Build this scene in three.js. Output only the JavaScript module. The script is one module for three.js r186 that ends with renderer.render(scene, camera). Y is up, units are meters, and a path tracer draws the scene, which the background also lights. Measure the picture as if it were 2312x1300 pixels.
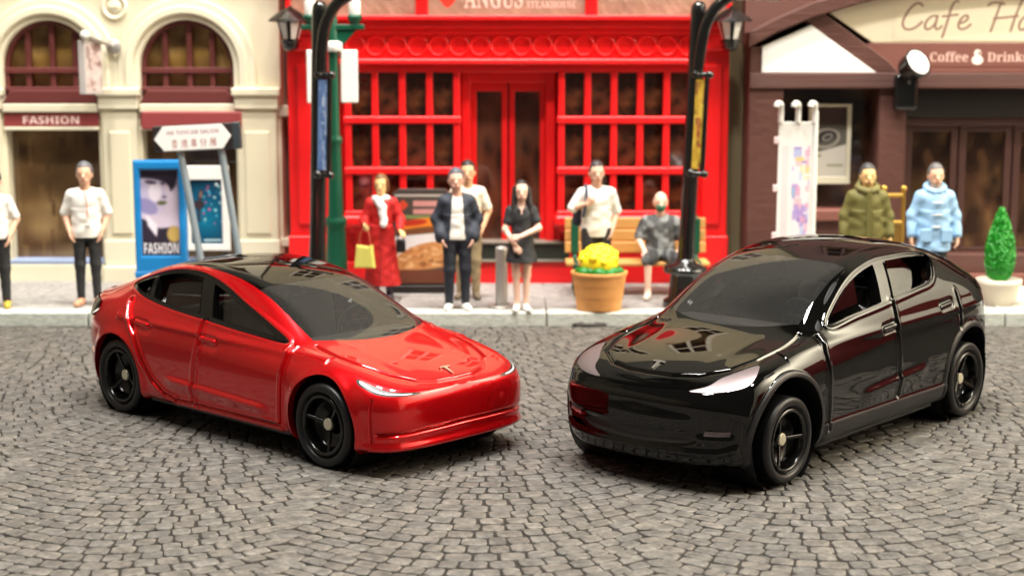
import * as THREE from 'three';
import { mergeGeometries } from 'three/addons/utils/BufferGeometryUtils.js';
import { RoundedBoxGeometry } from 'three/addons/geometries/RoundedBoxGeometry.js';
import { RectAreaLightUniformsLib } from 'three/addons/lights/RectAreaLightUniformsLib.js';

// A table-top street of 1:66 scale models. Shapes are written in full-size metres and every top-level object is scaled by K to its real size.
const K = 1 / 66;
const scene = new THREE.Scene();
const camera = new THREE.PerspectiveCamera(20.46, 1024 / 575, .005, 12);
camera.position.set(0, 3.34 * K, 0);
camera.rotation.x = -8.6 * Math.PI / 180;
camera.focus = 12.6 * K;
camera.userData.fStop = 55;
const renderer = new THREE.WebGLRenderer({ antialias: true });
renderer.toneMapping = THREE.LinearToneMapping;
renderer.toneMappingExposure = 1.18;
renderer.shadowMap.enabled = true;
RectAreaLightUniformsLib.init();
scene.background = new THREE.Color().setRGB(.07, .065, .053);   // the dim room round the table
const LAMPS = [[-9, 24, -8, 140], [-3, 24, -8, 140], [3, 24, -8, 140], [9, 24, -8, 140], [-6, 25, -15.5, 225], [0, 25, -15.5, 225], [6, 25, -15.5, 225], [12.5, 13, -15, 700]];   // x, y, z, strength; the last is an added wall washer

// ---------------------------------------------------------------- helpers
function rngOf(seed) { let a = seed >>> 0; return () => { a = (a + 0x6d2b79f5) | 0; let t = Math.imul(a ^ (a >>> 15), 1 | a); t = (t + Math.imul(t ^ (t >>> 7), 61 | t)) ^ t; return ((t ^ (t >>> 14)) >>> 0) / 4294967296; }; }
const names = new Map();
function numbered(name) { const n = names.get(name) ?? 0; names.set(name, n + 1); return n ? name + '_' + String(n).padStart(3, '0') : name; }
function enter(o, name, [x, y, z] = [0, 0, 0], turn = 0) { o.name = numbered(name); o.scale.setScalar(K); o.position.set(x * K, y * K, z * K); o.rotation.y = turn; scene.add(o); return o; }
function tag(o, label, category, group) { o.userData.label = label; o.userData.category = category; if (group) o.userData.group = group; return o; }
function thing(name, label, category, at, turn, group) { return tag(enter(new THREE.Group(), name, at, turn), label, category, group); }
function struct(name) { const o = enter(new THREE.Group(), name); o.userData.kind = 'structure'; return o; }
function part(parent, name, geometry, material, label) {
  const m = new THREE.Mesh(Array.isArray(geometry) ? merge(geometry) : geometry, material);
  m.name = name; m.castShadow = m.receiveShadow = true;
  if (label) m.userData.label = label;
  parent.add(m);
  return m;
}
function sub(parent, name, at = [0, 0, 0], turn = 0) { const g = new THREE.Group(); g.name = name; g.position.set(...at); g.rotation.y = turn; parent.add(g); return g; }
function merge(list) {
  return mergeGeometries(list.map((g) => {
    g = g.index ? g.toNonIndexed() : g.clone();
    for (const k of Object.keys(g.attributes)) if (!['position', 'normal', 'uv'].includes(k)) g.deleteAttribute(k);
    if (!g.attributes.uv) g.setAttribute('uv', new THREE.BufferAttribute(new Float32Array(g.attributes.position.count * 2), 2));
    return g;
  }));
}
const srgb = (r, g, b) => new THREE.Color().setRGB(r / 255, g / 255, b / 255, THREE.SRGBColorSpace);
const lin = (r, g, b) => new THREE.Color().setRGB(r, g, b);
const std = (color, roughness = .6, more = {}) => new THREE.MeshStandardMaterial({ color, roughness, ...more });
const phy = (color, roughness, more = {}) => new THREE.MeshPhysicalMaterial({ color, roughness, ...more });
function box(x0, x1, y0, y1, z0, z1, r = 0) {                 // a box between two corners, its edges rounded by r
  const w = x1 - x0, h = y1 - y0, d = z1 - z0;
  const g = r ? new RoundedBoxGeometry(w, h, d, 2, Math.min(r, w / 2.05, h / 2.05, d / 2.05)) : new THREE.BoxGeometry(w, h, d);
  return g.translate((x0 + x1) / 2, (y0 + y1) / 2, (z0 + z1) / 2);
}
function rod(a, b, ra, rb = ra, n = 16) {                     // a round bar from a to b
  const A = new THREE.Vector3(...a), B = new THREE.Vector3(...b), d = B.clone().sub(A);
  const g = new THREE.CylinderGeometry(rb, ra, d.length(), n);
  g.applyQuaternion(new THREE.Quaternion().setFromUnitVectors(new THREE.Vector3(0, 1, 0), d.clone().normalize()));
  return g.translate(...A.add(B).multiplyScalar(.5).toArray());
}
const ball = (x, y, z, r, sx = 1, sy = 1, sz = 1) => new THREE.SphereGeometry(r, 20, 14).scale(sx, sy, sz).translate(x, y, z);
const lathe = (pts, n = 32) => new THREE.LatheGeometry(pts.map((p) => new THREE.Vector2(...p)), n);
function prism(points, depth, bevel = 0, holes = []) {        // an outline in x and y, pushed out along z from 0 to depth
  const s = new THREE.Shape(points.map((p) => new THREE.Vector2(...p)));
  for (const h of holes) s.holes.push(new THREE.Path(h.map((p) => new THREE.Vector2(...p))));
  const g = new THREE.ExtrudeGeometry(s, { depth: depth - 2 * bevel, bevelEnabled: bevel > 0, bevelSize: bevel, bevelThickness: bevel, bevelOffset: -bevel, bevelSegments: 2, curveSegments: 24 });
  return bevel ? g.translate(0, 0, bevel) : g;
}
const tube = (pts, r, n = 40, closed = false) => new THREE.TubeGeometry(new THREE.CatmullRomCurve3(pts.map((p) => new THREE.Vector3(...p)), closed), n, r, 12, closed);
function canvas(w, h, draw) {
  const c = document.createElement('canvas'); c.width = w; c.height = h;
  draw(c.getContext('2d'), w, h);
  const t = new THREE.CanvasTexture(c); t.colorSpace = THREE.SRGBColorSpace; t.anisotropy = 8;
  return t;
}
function sheet(x0, x1, y0, y1, z) { return new THREE.PlaneGeometry(x1 - x0, y1 - y0).translate((x0 + x1) / 2, (y0 + y1) / 2, z); }
function noise2(seed) {                                      // smooth value noise that wraps after `period` cells
  const r = rngOf(seed), T = Float32Array.from({ length: 4096 }, r);
  return (x, y, period = 64) => {
    const ix = Math.floor(x), iy = Math.floor(y), fx = x - ix, fy = y - iy, sx = fx * fx * (3 - 2 * fx), sy = fy * fy * (3 - 2 * fy);
    const m = (v) => ((v % period) + period) % period, at = (i, j) => T[(m(i) + m(j) * 64) & 4095];
    return (at(ix, iy) * (1 - sx) + at(ix + 1, iy) * sx) * (1 - sy) + (at(ix, iy + 1) * (1 - sx) + at(ix + 1, iy + 1) * sx) * sy;
  };
}
function dataTexture(n, fn, color = true) {                  // fn(x, y in 0..1) -> [r, g, b] in 0..1
  const d = new Uint8Array(n * n * 4);
  for (let y = 0; y < n; y++) for (let x = 0; x < n; x++) { const c = fn(x / n, y / n), i = (y * n + x) * 4; d[i] = 255 * c[0]; d[i + 1] = 255 * c[1]; d[i + 2] = 255 * c[2]; d[i + 3] = 255; }
  const t = new THREE.DataTexture(d, n, n); t.wrapS = t.wrapT = THREE.RepeatWrapping; t.magFilter = t.minFilter = THREE.LinearFilter; t.needsUpdate = true;
  if (color) t.colorSpace = THREE.SRGBColorSpace;
  return t;
}
const lerp = (a, b, t) => a + (b - a) * t, clamp = (x, a = 0, b = 1) => Math.min(b, Math.max(a, x)), smooth = (x, a, b) => { const t = clamp((x - a) / (b - a)); return t * t * (3 - 2 * t); };
{ // ---------------------------------------------------------------- ceiling lamps above the table, and one added wall washer
  const can = lathe([[0, 1.9], [1.35, 1.9], [1.5, 1.7], [1.5, .1], [1.45, 0], [1.3, 0], [1.28, .12], [0, .12]], 40), disc = new THREE.CylinderGeometry(1.26, 1.26, .05, 40).translate(0, .06, 0);
  const white = std(lin(.7, .7, .7), .5);
  LAMPS.forEach(([x, y, z, power], i) => {
    const where = ['road before the cream shop', 'red toy car', 'black toy car', 'road before the cafe', 'cream fashion shop', 'red restaurant', 'brown cafe', 'side panel beyond the cafe, added to brighten that panel'][i];
    const wash = i === 7;                                     // added: lights the unseen side panel, to be mirrored in the black car
    const t = thing('ceiling_lamp', 'white round ceiling lamp high above the ' + where, 'lamp', [x, y, z], 0, 'ceiling lamps above the table');
    part(t, 'housing', can, white);
    part(t, 'glowing_disc', disc, new THREE.MeshStandardMaterial({ color: 0x111111, emissive: lin(1, .95, .85), emissiveIntensity: 6 }));
    const l = new THREE.RectAreaLight(lin(1, .962, .9), power, 2.1 * K, 2.1 * K);
    l.position.set(0, -.06, 0); l.rotation.x = -Math.PI / 2;
    t.add(l);
    if (wash) t.rotation.z = Math.PI / 2 + .12;
  });
}
{ // ---------------------------------------------------------------- cobbled road: setts in wavy segmental arcs, each its own stone
  const road = struct('cobbled_road'), r = rngOf(11), nz = noise2(5);
  part(road, 'joint_bed', box(-24, 24, -.2, -.017, -19.16, 8), std(srgb(30, 25, 19), .95));
  const grain = dataTexture(512, (x, y) => { const a = nz(x * 16, y * 16, 16) * .35 + nz(x * 32 + 7, y * 32, 32) * .3 + nz(x * 64, y * 64 + 3, 64) * .35, v = .66 + .5 * (a - .5); return [v, v * .985, v * .96]; });
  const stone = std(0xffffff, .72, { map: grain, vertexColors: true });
  const PER = 2.5, X0 = -.25, AMP = .6, RH = .158;
  const sag = (x) => { const s = ((((x - X0) / PER + .5) % 1) + 1) % 1 - .5; return -AMP * 4 * s * s; };
  const slope = (x) => { const s = ((((x - X0) / PER + .5) % 1) + 1) % 1 - .5; return -AMP * 8 * s / PER; };
  const wob = (x, z) => [(nz(x * 1.9 + 40, z * 1.9 + 9) - .5) * .04 + (nz(x * .6, z * .6) - .5) * .13, (nz(x * 1.7, z * 1.7 + 30) - .5) * .045 + (nz(x * .5 + 9, z * .5) - .5) * .18];
  const all = [];
  for (let k = 0; k < 86; k++) {
    const z0 = -19.6 + k * RH, lim = .36 * Math.abs(Math.min(z0, -6)) + 1.4;
    let x = -lim - r() * .2;
    while (x < lim) {
      const w = .112 + r() * .08, cor = [], mid = x + w / 2, m = clamp(slope(mid), -1.1, 1.1), lean = -RH * m / (1 + m * m) * .75;
      for (const [a, b] of [[0, 0], [1, 0], [1, 1], [0, 1]]) {
        const px = x + a * w + (b ? lean : 0), g = wob(px, z0 + b * RH), pz = z0 + b * RH + sag(px);
        cor.push([px + g[0] + (r() - .5) * .016, pz + g[1] + (r() - .5) * .014]);
      }
      x += w;
      if (Math.min(...cor.map((c) => c[1])) < -19.13 || cor[0][1] > -6.4) continue;
      all.push({ cor, cx: (cor[0][0] + cor[2][0]) / 2, cz: (cor[0][1] + cor[2][1]) / 2 });
    }
  }
  const build = (stones) => {
    const pos = [], col = [], uv = [], idx = [];
    for (const s of stones) {
      const area = s.cor, cx = s.cx, cz = s.cz, tone = .8 + r() * .24, warm = (r() - .5) * .05, h = -.003 + (r() - .5) * .006, ring = [];
      for (let i = 0; i < 4; i++) {                           // corners cut off: eight points
        const p = area[i], a = area[(i + 3) % 4], b = area[(i + 1) % 4], t = .1 + r() * .12;
        for (const q of [a, b]) ring.push([lerp(p[0], q[0], t), lerp(p[1], q[1], t)]);
      }
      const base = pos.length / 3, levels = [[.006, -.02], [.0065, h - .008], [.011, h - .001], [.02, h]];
      for (const [inset, y] of levels) for (const p of ring) {
        pos.push(cx + (p[0] - cx) * (1 - inset * .85 / .085), y, cz + (p[1] - cz) * (1 - inset * 1.7 / .087));
      }
      pos.push(cx, h + (r() - .5) * .002, cz);
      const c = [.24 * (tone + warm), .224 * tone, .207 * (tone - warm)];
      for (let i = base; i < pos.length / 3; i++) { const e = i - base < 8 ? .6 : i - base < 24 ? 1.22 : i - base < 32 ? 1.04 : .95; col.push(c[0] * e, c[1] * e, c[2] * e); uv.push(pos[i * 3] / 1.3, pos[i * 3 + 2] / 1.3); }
      for (let l = 0; l < 3; l++) for (let i = 0; i < 8; i++) { const a = base + l * 8 + i, b = base + l * 8 + (i + 1) % 8; idx.push(a, b, b + 8, a, b + 8, a + 8); }
      for (let i = 0; i < 8; i++) idx.push(base + 24 + i, base + 24 + (i + 1) % 8, base + 32);
    }
    const g = new THREE.BufferGeometry();
    g.setAttribute('position', new THREE.Float32BufferAttribute(pos, 3)); g.setAttribute('color', new THREE.Float32BufferAttribute(col, 3)); g.setAttribute('uv', new THREE.Float32BufferAttribute(uv, 2));
    g.setIndex(idx); g.computeVertexNormals();
    return g;
  };
  const inView = (s) => s.cz < -8.75 && Math.abs(s.cx) < .318 * -s.cz;
  const near = all.filter(inView).sort((a, b) => b.cz - a.cz).slice(0, 300), taken = new Set(near);
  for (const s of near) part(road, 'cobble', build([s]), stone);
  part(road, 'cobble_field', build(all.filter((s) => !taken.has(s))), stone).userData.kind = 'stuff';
}
{ // ---------------------------------------------------------------- raised pavement: kerb stones and slabs
  const walk = struct('pavement'), nz = noise2(23);
  const speck = dataTexture(256, (x, y) => { const v = .88 + .2 * (nz(x * 32, y * 32, 32) - .5) + .14 * (nz(x * 64 + 5, y * 64, 64) - .5); return [v, v, v]; });
  const kerb = std(srgb(214, 218, 208), .7, { map: speck }), slab = [srgb(172, 167, 163), srgb(164, 159, 155), srgb(178, 173, 168)].map((c) => std(c, .75, { map: speck })), pale = std(srgb(212, 215, 206), .7, { map: speck });
  part(walk, 'pavement_bed', box(-24, 24, -.2, .13, -24, -19.2), std(srgb(120, 112, 104), .9));
  for (let i = 0; i < 13; i++) { const x = -12.6 + i * 1.86; part(walk, 'kerb_stone', box(x + .008, x + 1.852, -.1, .15, -19.42, -19.1, .02), kerb); }
  const r = rngOf(3);
  for (let i = 0; i < 13; i++) for (let j = 0; j < 3; j++) {
    const x = -12.6 + i * 1.86 + (j % 2) * .93, z = -19.43 - j * .95;
    if (x > 12) continue;
    part(walk, 'paving_slab', box(x + .006, x + 1.854, 0, .146 + r() * .003, z - .944, z - .006, .012), x > 4.2 ? pale : slab[Math.floor(r() * 3)]);
  }
}
// ---------------------------------------------------------------- the three shop fronts
const arc = (cx, cy, r, a0, a1, n = 24) => [...Array(n + 1).keys()].map((i) => { const a = a0 + (a1 - a0) * i / n; return [cx + r * Math.cos(a), cy + r * Math.sin(a)]; });
const blotch = (seed, base, spots, streak = .16) => canvas(256, 512, (g, w, h) => {   // the blurred print behind a toy shop window
  const r = rngOf(seed);
  g.fillStyle = base; g.fillRect(0, 0, w, h);
  for (let i = 0; i < 60; i++) {
    const x = r() * w, y = r() * h, s = 30 + r() * 90, q = g.createRadialGradient(x, y, 0, x, y, s), c = spots[Math.floor(r() * spots.length)];
    q.addColorStop(0, c); q.addColorStop(1, c.replace(/[\d.]+\)$/, '0)'));
    g.fillStyle = q; g.fillRect(x - s, y - s * 1.6, 2 * s, 3.2 * s);
  }
  for (let i = 0; i < 26; i++) { g.fillStyle = spots[Math.floor(r() * spots.length)]; g.globalAlpha = streak; g.fillRect(r() * w, r() * h, 4 + r() * 18, 20 + r() * 110); g.globalAlpha = 1; }
});
const printed = (map, rough = .12) => phy(0xffffff, rough, { map, clearcoat: .6, clearcoatRoughness: .04 });
const B = {};
B.cream = std(srgb(221, 212, 184), .55); B.creamTrim = std(srgb(226, 218, 192), .5); B.maroon = std(srgb(104, 48, 44), .5); B.maroonBand = std(srgb(146, 62, 62), .5);
B.red = phy(srgb(232, 18, 22), .42, { clearcoat: .25, clearcoatRoughness: .3 }); B.brown = std(srgb(112, 68, 58), .62); B.brownLight = std(srgb(122, 74, 64), .6); B.olive = std(srgb(128, 118, 88), .7);
const winBrown = printed(blotch(3, '#6a4f32', ['rgba(140,110,68,0.55)', 'rgba(70,46,28,0.65)', 'rgba(170,142,98,0.5)', 'rgba(46,30,20,0.65)'], .5));
const winBrown2 = printed(blotch(8, '#5d442a', ['rgba(128,98,60,0.5)', 'rgba(60,38,24,0.6)', 'rgba(140,112,72,0.4)', 'rgba(40,26,18,0.5)']));
const winAmber = printed(blotch(5, '#a8823f', ['rgba(196,158,92,0.5)', 'rgba(110,74,36,0.5)', 'rgba(214,184,124,0.45)', 'rgba(60,38,22,0.35)'], .25));
const winDark = printed(blotch(21, '#47241a', ['rgba(96,48,28,0.5)', 'rgba(34,18,12,0.55)', 'rgba(140,96,50,0.4)', 'rgba(18,10,8,0.5)']));
const winDoor = printed(blotch(31, '#6a3522', ['rgba(120,64,40,0.5)', 'rgba(50,24,16,0.55)', 'rgba(120,82,60,0.3)', 'rgba(30,14,10,0.6)']));
const winCafe = printed(blotch(44, '#5a3b29', ['rgba(150,112,72,0.55)', 'rgba(30,16,12,0.7)', 'rgba(120,90,56,0.35)', 'rgba(22,12,10,0.6)']));
function lettering(w, h, draw) { return new THREE.MeshStandardMaterial({ map: canvas(w, h, draw), roughness: .55 }); }
{ // cream fashion shop with two arched windows
  const t = thing('fashion_shop_building', 'cream shop building with arched windows and maroon sign bands', 'building', [0, 0, 0]);
  const Z = -21.8, hole = (x0, x1, y0, ys) => [[x0, y0], [x1, y0], ...arc((x0 + x1) / 2, ys, (x1 - x0) / 2, 0, Math.PI, 28)];
  const rect = (x0, x1, y0, y1) => [[x0, y0], [x1, y0], [x1, y1], [x0, y1]];
  const bays = [[-8.78, -7.5], [-6.9, -5.64], [-5.04, -3.77]];
  const holes = [];
  for (const [a, b] of bays) holes.push(hole(a, b, 2.6, 3.06), rect(a, b, .42, 2.28));
  for (const x of [-8.8, -7.0, -5.1]) holes.push(rect(x + .25, x + 1.35, 5.1, 7.0));
  part(t, 'wall', prism(rect(-10.4, -3.14, .12, 8.2), .5, .02, holes).translate(0, 0, Z - .5), B.cream);
  part(t, 'backing_wall', box(-10.4, -2.95, .12, 8.2, Z - 1.4, Z - .62), std(srgb(60, 44, 30), .8));
  for (const [a, b] of bays) {
    const c = (a + b) / 2, r = (b - a) / 2;
    for (const [ro, ri, d] of [[.3, .17, .07], [.19, .08, .11], [.1, 0, .06]]) {
      const o = [[c - r - ro, 2.74], ...arc(c, 3.06, r + ro, Math.PI, 0, 36), [c + r + ro, 2.74], [c + r + ri, 2.74], ...arc(c, 3.06, r + ri, 0, Math.PI, 36), [c - r - ri, 2.74]];
      part(t, 'arch_moulding', prism(o, d, .02).translate(0, 0, Z), B.creamTrim);
    }
    const w = sub(t, 'arched_window');
    const ring = [[c - r, 2.6], ...arc(c, 3.06, r, Math.PI, 0, 30), [c + r, 2.6], [c + r - .06, 2.6], ...arc(c, 3.06, r - .06, 0, Math.PI, 30), [c - r + .06, 2.6]];
    const bars = [prism(ring, .14, .015).translate(0, 0, Z - .2)];
    for (const k of [-.31, .02, .33]) { const hh = 3.06 + Math.sqrt(Math.max(0, (r - .06) ** 2 - k * k)); bars.push(box(c + k - .036, c + k + .036, 2.74, hh, Z - .18, Z - .07, .012)); }
    bars.push(box(c - r, c + r, 2.98, 3.06, Z - .17, Z - .045, .012), box(c - r, c + r, 2.74, 2.8, Z - .17, Z - .02, .012));
    for (const [i, b] of bars.entries()) part(w, ['frame', 'mullion', 'mullion', 'mullion', 'glazing_bar', 'glazing_bar'][i], b, B.maroon);
    part(w, 'pane', sheet(c - r, c + r, 2.6, 3.8, Z - .19), winAmber);
    part(t, 'window_ledge', prism([[c - r - .02, 2.58], [c + r + .02, 2.58], [c + r - .1, 2.76], [c - r + .1, 2.76]], .16, .015).translate(0, 0, Z - .1), B.maroon);
    part(t, 'string_course', box(a - .02, b + .02, 2.46, 2.575, Z - .06, Z + .07, .02), B.creamTrim);
    const band = part(t, 'sign_band', box(a - .02, b + .02, 2.265, 2.45, Z - .06, Z + .03, .015), B.maroonBand);
    part(t, 'band_edge', box(a - .02, b + .02, 2.215, 2.262, Z - .05, Z + .05, .012), B.creamTrim);
    if (c < -4.6 && c > -7) {
      const m = lettering(512, 96, (g, W, H) => { g.fillStyle = '#923e3e'; g.fillRect(0, 0, W, H); g.font = 'bold 74px sans-serif'; g.textAlign = 'center'; g.textBaseline = 'middle'; g.fillStyle = '#f0d4cc'; const k = W * .97 / g.measureText('FASHION').width; g.translate(W / 2, H / 2 + 4); g.scale(k, 1.15); g.fillText('FASHION', 0, 0); });
      part(band, 'lettering', sheet(c - .41, c + .41, 2.28, 2.44, Z + .036), m);
    } else if (c > -4.6) part(t, 'blind_box', box(a + .02, b + .1, 2.23, 2.47, Z + .02, Z + .14, .02), B.maroonBand);
    part(t, 'shop_window', [sheet(a, b, .42, 2.25, Z - .26)], winBrown);
    part(t, 'window_sill', box(a - .04, b + .04, .38, .44, Z - .3, Z + .04, .015), std(srgb(150, 165, 196), .5));
    part(t, 'plinth', box(a - .02, b + .02, .13, .375, Z - .3, Z + .05, .015), B.creamTrim);
  }
  for (const [x0, x1] of [[-7.46, -6.95], [-5.58, -5.1], [-3.74, -3.2]]) {
    const pier = sub(t, 'pilaster');
    part(pier, 'shaft', [box(x0, x1, .5, 2.5, Z - .02, Z + .06, .02), box(x0 + .1, x1 - .1, .8, 2.2, Z + .02, Z + .085, .02)], B.cream);
    part(pier, 'capital', [box(x0 - .06, x1 + .06, 2.68, 2.79, Z - .02, Z + .14, .025), box(x0 - .03, x1 + .03, 2.5, 2.69, Z - .02, Z + .1, .02)], B.creamTrim);
    part(pier, 'base', [box(x0 - .04, x1 + .04, .13, .36, Z - .02, Z + .13, .02), box(x0 - .02, x1 + .02, .34, .72, Z - .02, Z + .09, .02)], B.creamTrim);
  }
  const med = sub(t, 'medallion', [-5.36, 3.87, Z]);
  part(med, 'ring', new THREE.TorusGeometry(.15, .035, 12, 36), B.creamTrim);
  part(med, 'boss', [ball(0, 0, 0, .11, 1, 1, .35), box(-.06, .06, -.012, .012, .02, .05, .008)], B.cream);
  part(t, 'corner_return', [prism([[-3.16, Z], [-2.99, Z - .9], [-3.5, Z - .9]].map(([x, z]) => [x, z]), 8, 0).rotateX(Math.PI / 2).scale(1, 1, 1).translate(0, 8.2, 0)], B.cream);
  for (const [a, b] of [[.8, 2.35], [2.62, 4]]) part(t, 'corner_window', box(-3.09, -3.0, a, b, Z - .78, Z - .2), B.maroon);
  for (const [a, b] of [[2.4, 2.55], [.62, .74]]) part(t, 'corner_ledge', box(-3.2, -2.96, a, b, Z - .8, Z + .02, .02), B.creamTrim);
  part(t, 'cornice', [box(-10.4, -3.1, 4.6, 4.78, Z - .1, Z + .2, .03), box(-10.4, -3.1, 8.0, 8.3, Z - .3, Z + .3, .03)], B.creamTrim);
  for (const x of [-8.8, -7.0, -5.1]) {
    const w = sub(t, 'upper_window');
    part(w, 'frame', [box(x + .25, x + .34, 5.1, 7, Z - .25, Z - .1), box(x + 1.26, x + 1.35, 5.1, 7, Z - .25, Z - .1), box(x + .76, x + .84, 5.1, 7, Z - .25, Z - .1), box(x + .25, x + 1.35, 6.1, 6.2, Z - .24, Z - .11)], B.maroon);
    part(w, 'pane', sheet(x + .2, x + 1.4, 5.05, 7.05, Z - .28), winBrown2);
  }
}
{ // red restaurant
  const t = thing('red_restaurant_building', 'bright red restaurant front with small-paned bay windows and double door', 'building', [0, 0, 0]);
  const Z = -21.7;
  part(t, 'wall', prism([[-3.02, .12], [2.93, .12], [2.93, 4.6], [-3.02, 4.6]], .3, 0, [[[-2.2, .95], [-.7, .95], [-.7, 3.02], [-2.2, 3.02]], [[.6, .95], [2.42, .95], [2.42, 3.02], [.6, 3.02]], [[-.6, .5], [.5, .5], [.5, 2.9], [-.6, 2.9]]]).translate(0, 0, Z - .3), B.red);
  part(t, 'backing_wall', box(-3.02, 2.93, .12, 8.6, Z - 1.4, Z - .5), std(srgb(70, 40, 30), .8));
  part(t, 'upper_wall', prism([[-3.02, 4.6], [2.93, 4.6], [2.93, 8.6], [-3.02, 8.6]], .3, 0, [-2.3, -.55, 1.2].map((x) => [[x + .15, 5.5], [x + .95, 5.5], [x + .95, 6.7], [x + .15, 6.7]])).translate(0, 0, Z - .3), std(srgb(176, 162, 128), .7));
  for (const x of [-2.3, -.55, 1.2]) {
    const w = sub(t, 'upper_window');
    part(w, 'frame', [box(x + .09, x + .19, 5.44, 6.76, Z - .2, Z + .05), box(x + .91, x + 1.01, 5.44, 6.76, Z - .2, Z + .05), box(x + .51, x + .59, 5.5, 6.7, Z - .18, Z), box(x + .15, x + .95, 6.1, 6.17, Z - .17, Z + .01)], std(srgb(210, 200, 180), .6));
    part(w, 'pane', sheet(x + .1, x + 1.0, 5.4, 6.8, Z - .2), winBrown2);
  }
  for (const [x0, x1] of [[-3.02, -2.32], [2.44, 2.92]]) {
    const p = sub(t, 'pilaster');
    part(p, 'shaft', [box(x0, x1, .8, 3.3, Z - .02, Z + .12, .02), box(x0 + .12, x1 - .1, .95, 3.1, Z + .05, Z + .17, .03)], B.red);
    part(p, 'base', box(x0 - .02, x1 + .02, .14, .8, Z - .02, Z + .19, .025), B.red);
    part(p, 'head', [box(x0 - .02, x1 + .02, 3.3, 3.52, Z - .02, Z + .2, .025), box(x0 + .1, x1 - .1, 3.28, 3.5, Z + .05, Z + .24, .04)], B.red);
  }
  part(t, 'cornice', [box(-3.02, 2.93, 3.68, 3.75, Z - .02, Z + .44, .02), box(-3.0, 2.91, 3.58, 3.685, Z - .02, Z + .34, .025), box(-2.98, 2.9, 3.5, 3.59, Z - .02, Z + .26, .02)], B.red);
  const fr = part(t, 'frieze', box(-2.24, 2.46, 3.18, 3.52, Z - .02, Z + .2, .01), B.red);
  for (let i = 0; i < 17; i++) part(fr, 'ring_ornament', new THREE.TorusGeometry(.128, .026, 8, 12).translate(-2.1 + i * .278, 3.35, Z + .2), B.red);
  part(t, 'lower_cornice', [box(-2.3, 2.5, 3.1, 3.185, Z - .02, Z + .4, .03), box(-2.28, 2.48, 3.0, 3.1, Z - .02, Z + .26, .02)], B.red);
  const stoneTex = canvas(512, 128, (g, w, h) => { const r = rngOf(9); g.fillStyle = '#a1967f'; g.fillRect(0, 0, w, h); for (let i = 0; i < 500; i++) { g.fillStyle = ['rgba(150,134,110,0.25)', 'rgba(200,186,160,0.25)', 'rgba(120,104,84,0.15)'][Math.floor(r() * 3)]; g.beginPath(); g.ellipse(r() * w, r() * h, 8 + r() * 40, 3 + r() * 10, r(), 0, 7); g.fill(); } });
  const stone = std(0xffffff, .7, { map: stoneTex });
  for (const [k, x0, x1] of [[0, -2.95, -1.28], [1, -1.12, .98], [2, 1.14, 2.86]]) {
    const s = sub(t, 'sign_panel');
    part(s, 'board', box(x0, x1, 3.74, 4.5, Z - .1, Z + .14, .01), stone);
    if (k === 1) {
      const m = new THREE.MeshStandardMaterial({ roughness: .6, map: canvas(1024, 370, (g, w, h) => {
        g.fillStyle = '#a1967f'; g.fillRect(0, 0, w, h); g.globalAlpha = .6; g.drawImage(stoneTex.image, 0, 0, w, h); g.globalAlpha = 1;
        g.fillStyle = '#e8402c'; g.beginPath(); g.moveTo(60, 140); g.bezierCurveTo(40, 250, 90, 300, 122, 318); g.bezierCurveTo(160, 300, 190, 270, 196, 180); g.bezierCurveTo(230, 120, 190, 100, 150, 130); g.bezierCurveTo(110, 100, 60, 90, 60, 140); g.fill();
        g.shadowColor = '#5a4430'; g.shadowBlur = 8; g.fillStyle = '#f4e9da'; g.textBaseline = 'alphabetic';
        g.font = 'bold 176px serif'; g.fillText('ANGUS', 232, 318, 390);
        g.font = 'bold 60px serif'; g.fillText('STEAKHOUSE', 640, 318, 330);
      }) });
      part(s, 'lettering', sheet(x0 + .01, x1 - .01, 3.745, 4.5, Z + .146), m);
    }
  }
  part(t, 'sign_frame', [[-3.02, -2.95], [-1.28, -1.12], [.98, 1.14], [2.86, 2.93]].map(([a, b]) => box(a, b, 3.74, 4.6, Z - .02, Z + .2, .02)), B.red);
  part(t, 'top_cornice', box(-3.05, 2.96, 4.5, 4.72, Z - .02, Z + .4, .03), B.red);
  const bay = (x0, x1, cols, zf) => {                        // a shallow bay: sill, muntins, one pane behind each opening
    const b = sub(t, 'bay_window'), y0 = 1.12, y1 = 3.0, w = (x1 - x0) / cols, ys = [y0, 1.69, 2.37, y1];
    part(b, 'sill', [box(x0 - .1, x1 + .1, .93, 1.1, Z - .02, zf + .14, .06), box(x0 - .02, x1 + .02, .86, .95, Z - .02, zf + .02, .03)], B.red);
    part(b, 'apron', box(x0 + .05, x1 - .05, .14, .9, Z - .02, zf - .12, .03), B.red);
    for (let i = 0; i <= cols; i++) part(b, 'mullion', box(x0 + i * w - .045, x0 + i * w + .045, y0 - .03, y1 + .02, zf - .08, zf + .03, .015), B.red);
    for (const y of [1.1, 1.69, 2.37]) part(b, 'glazing_bar', box(x0 - .06, x1 + .06, y - .05, y + .05, zf - .07, zf + .055, .022), B.red);
    for (let i = 0; i < cols; i++) for (let j = 0; j < 3; j++) part(b, 'pane', new THREE.PlaneGeometry(w, ys[j + 1] - ys[j]).translate(x0 + (i + .5) * w, (ys[j] + ys[j + 1]) / 2, zf - .06), (i + j) % 3 ? winDark : winDoor);
    for (const x of [x0, x1]) part(b, 'side_cheek', box(x - .04, x + .04, .95, y1, Z - .25, zf - .05, .01), B.red);
  };
  bay(-2.2, -.74, 4, Z + .24); bay(.66, 2.42, 5, Z + .24);
  const d = sub(t, 'double_door');
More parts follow.
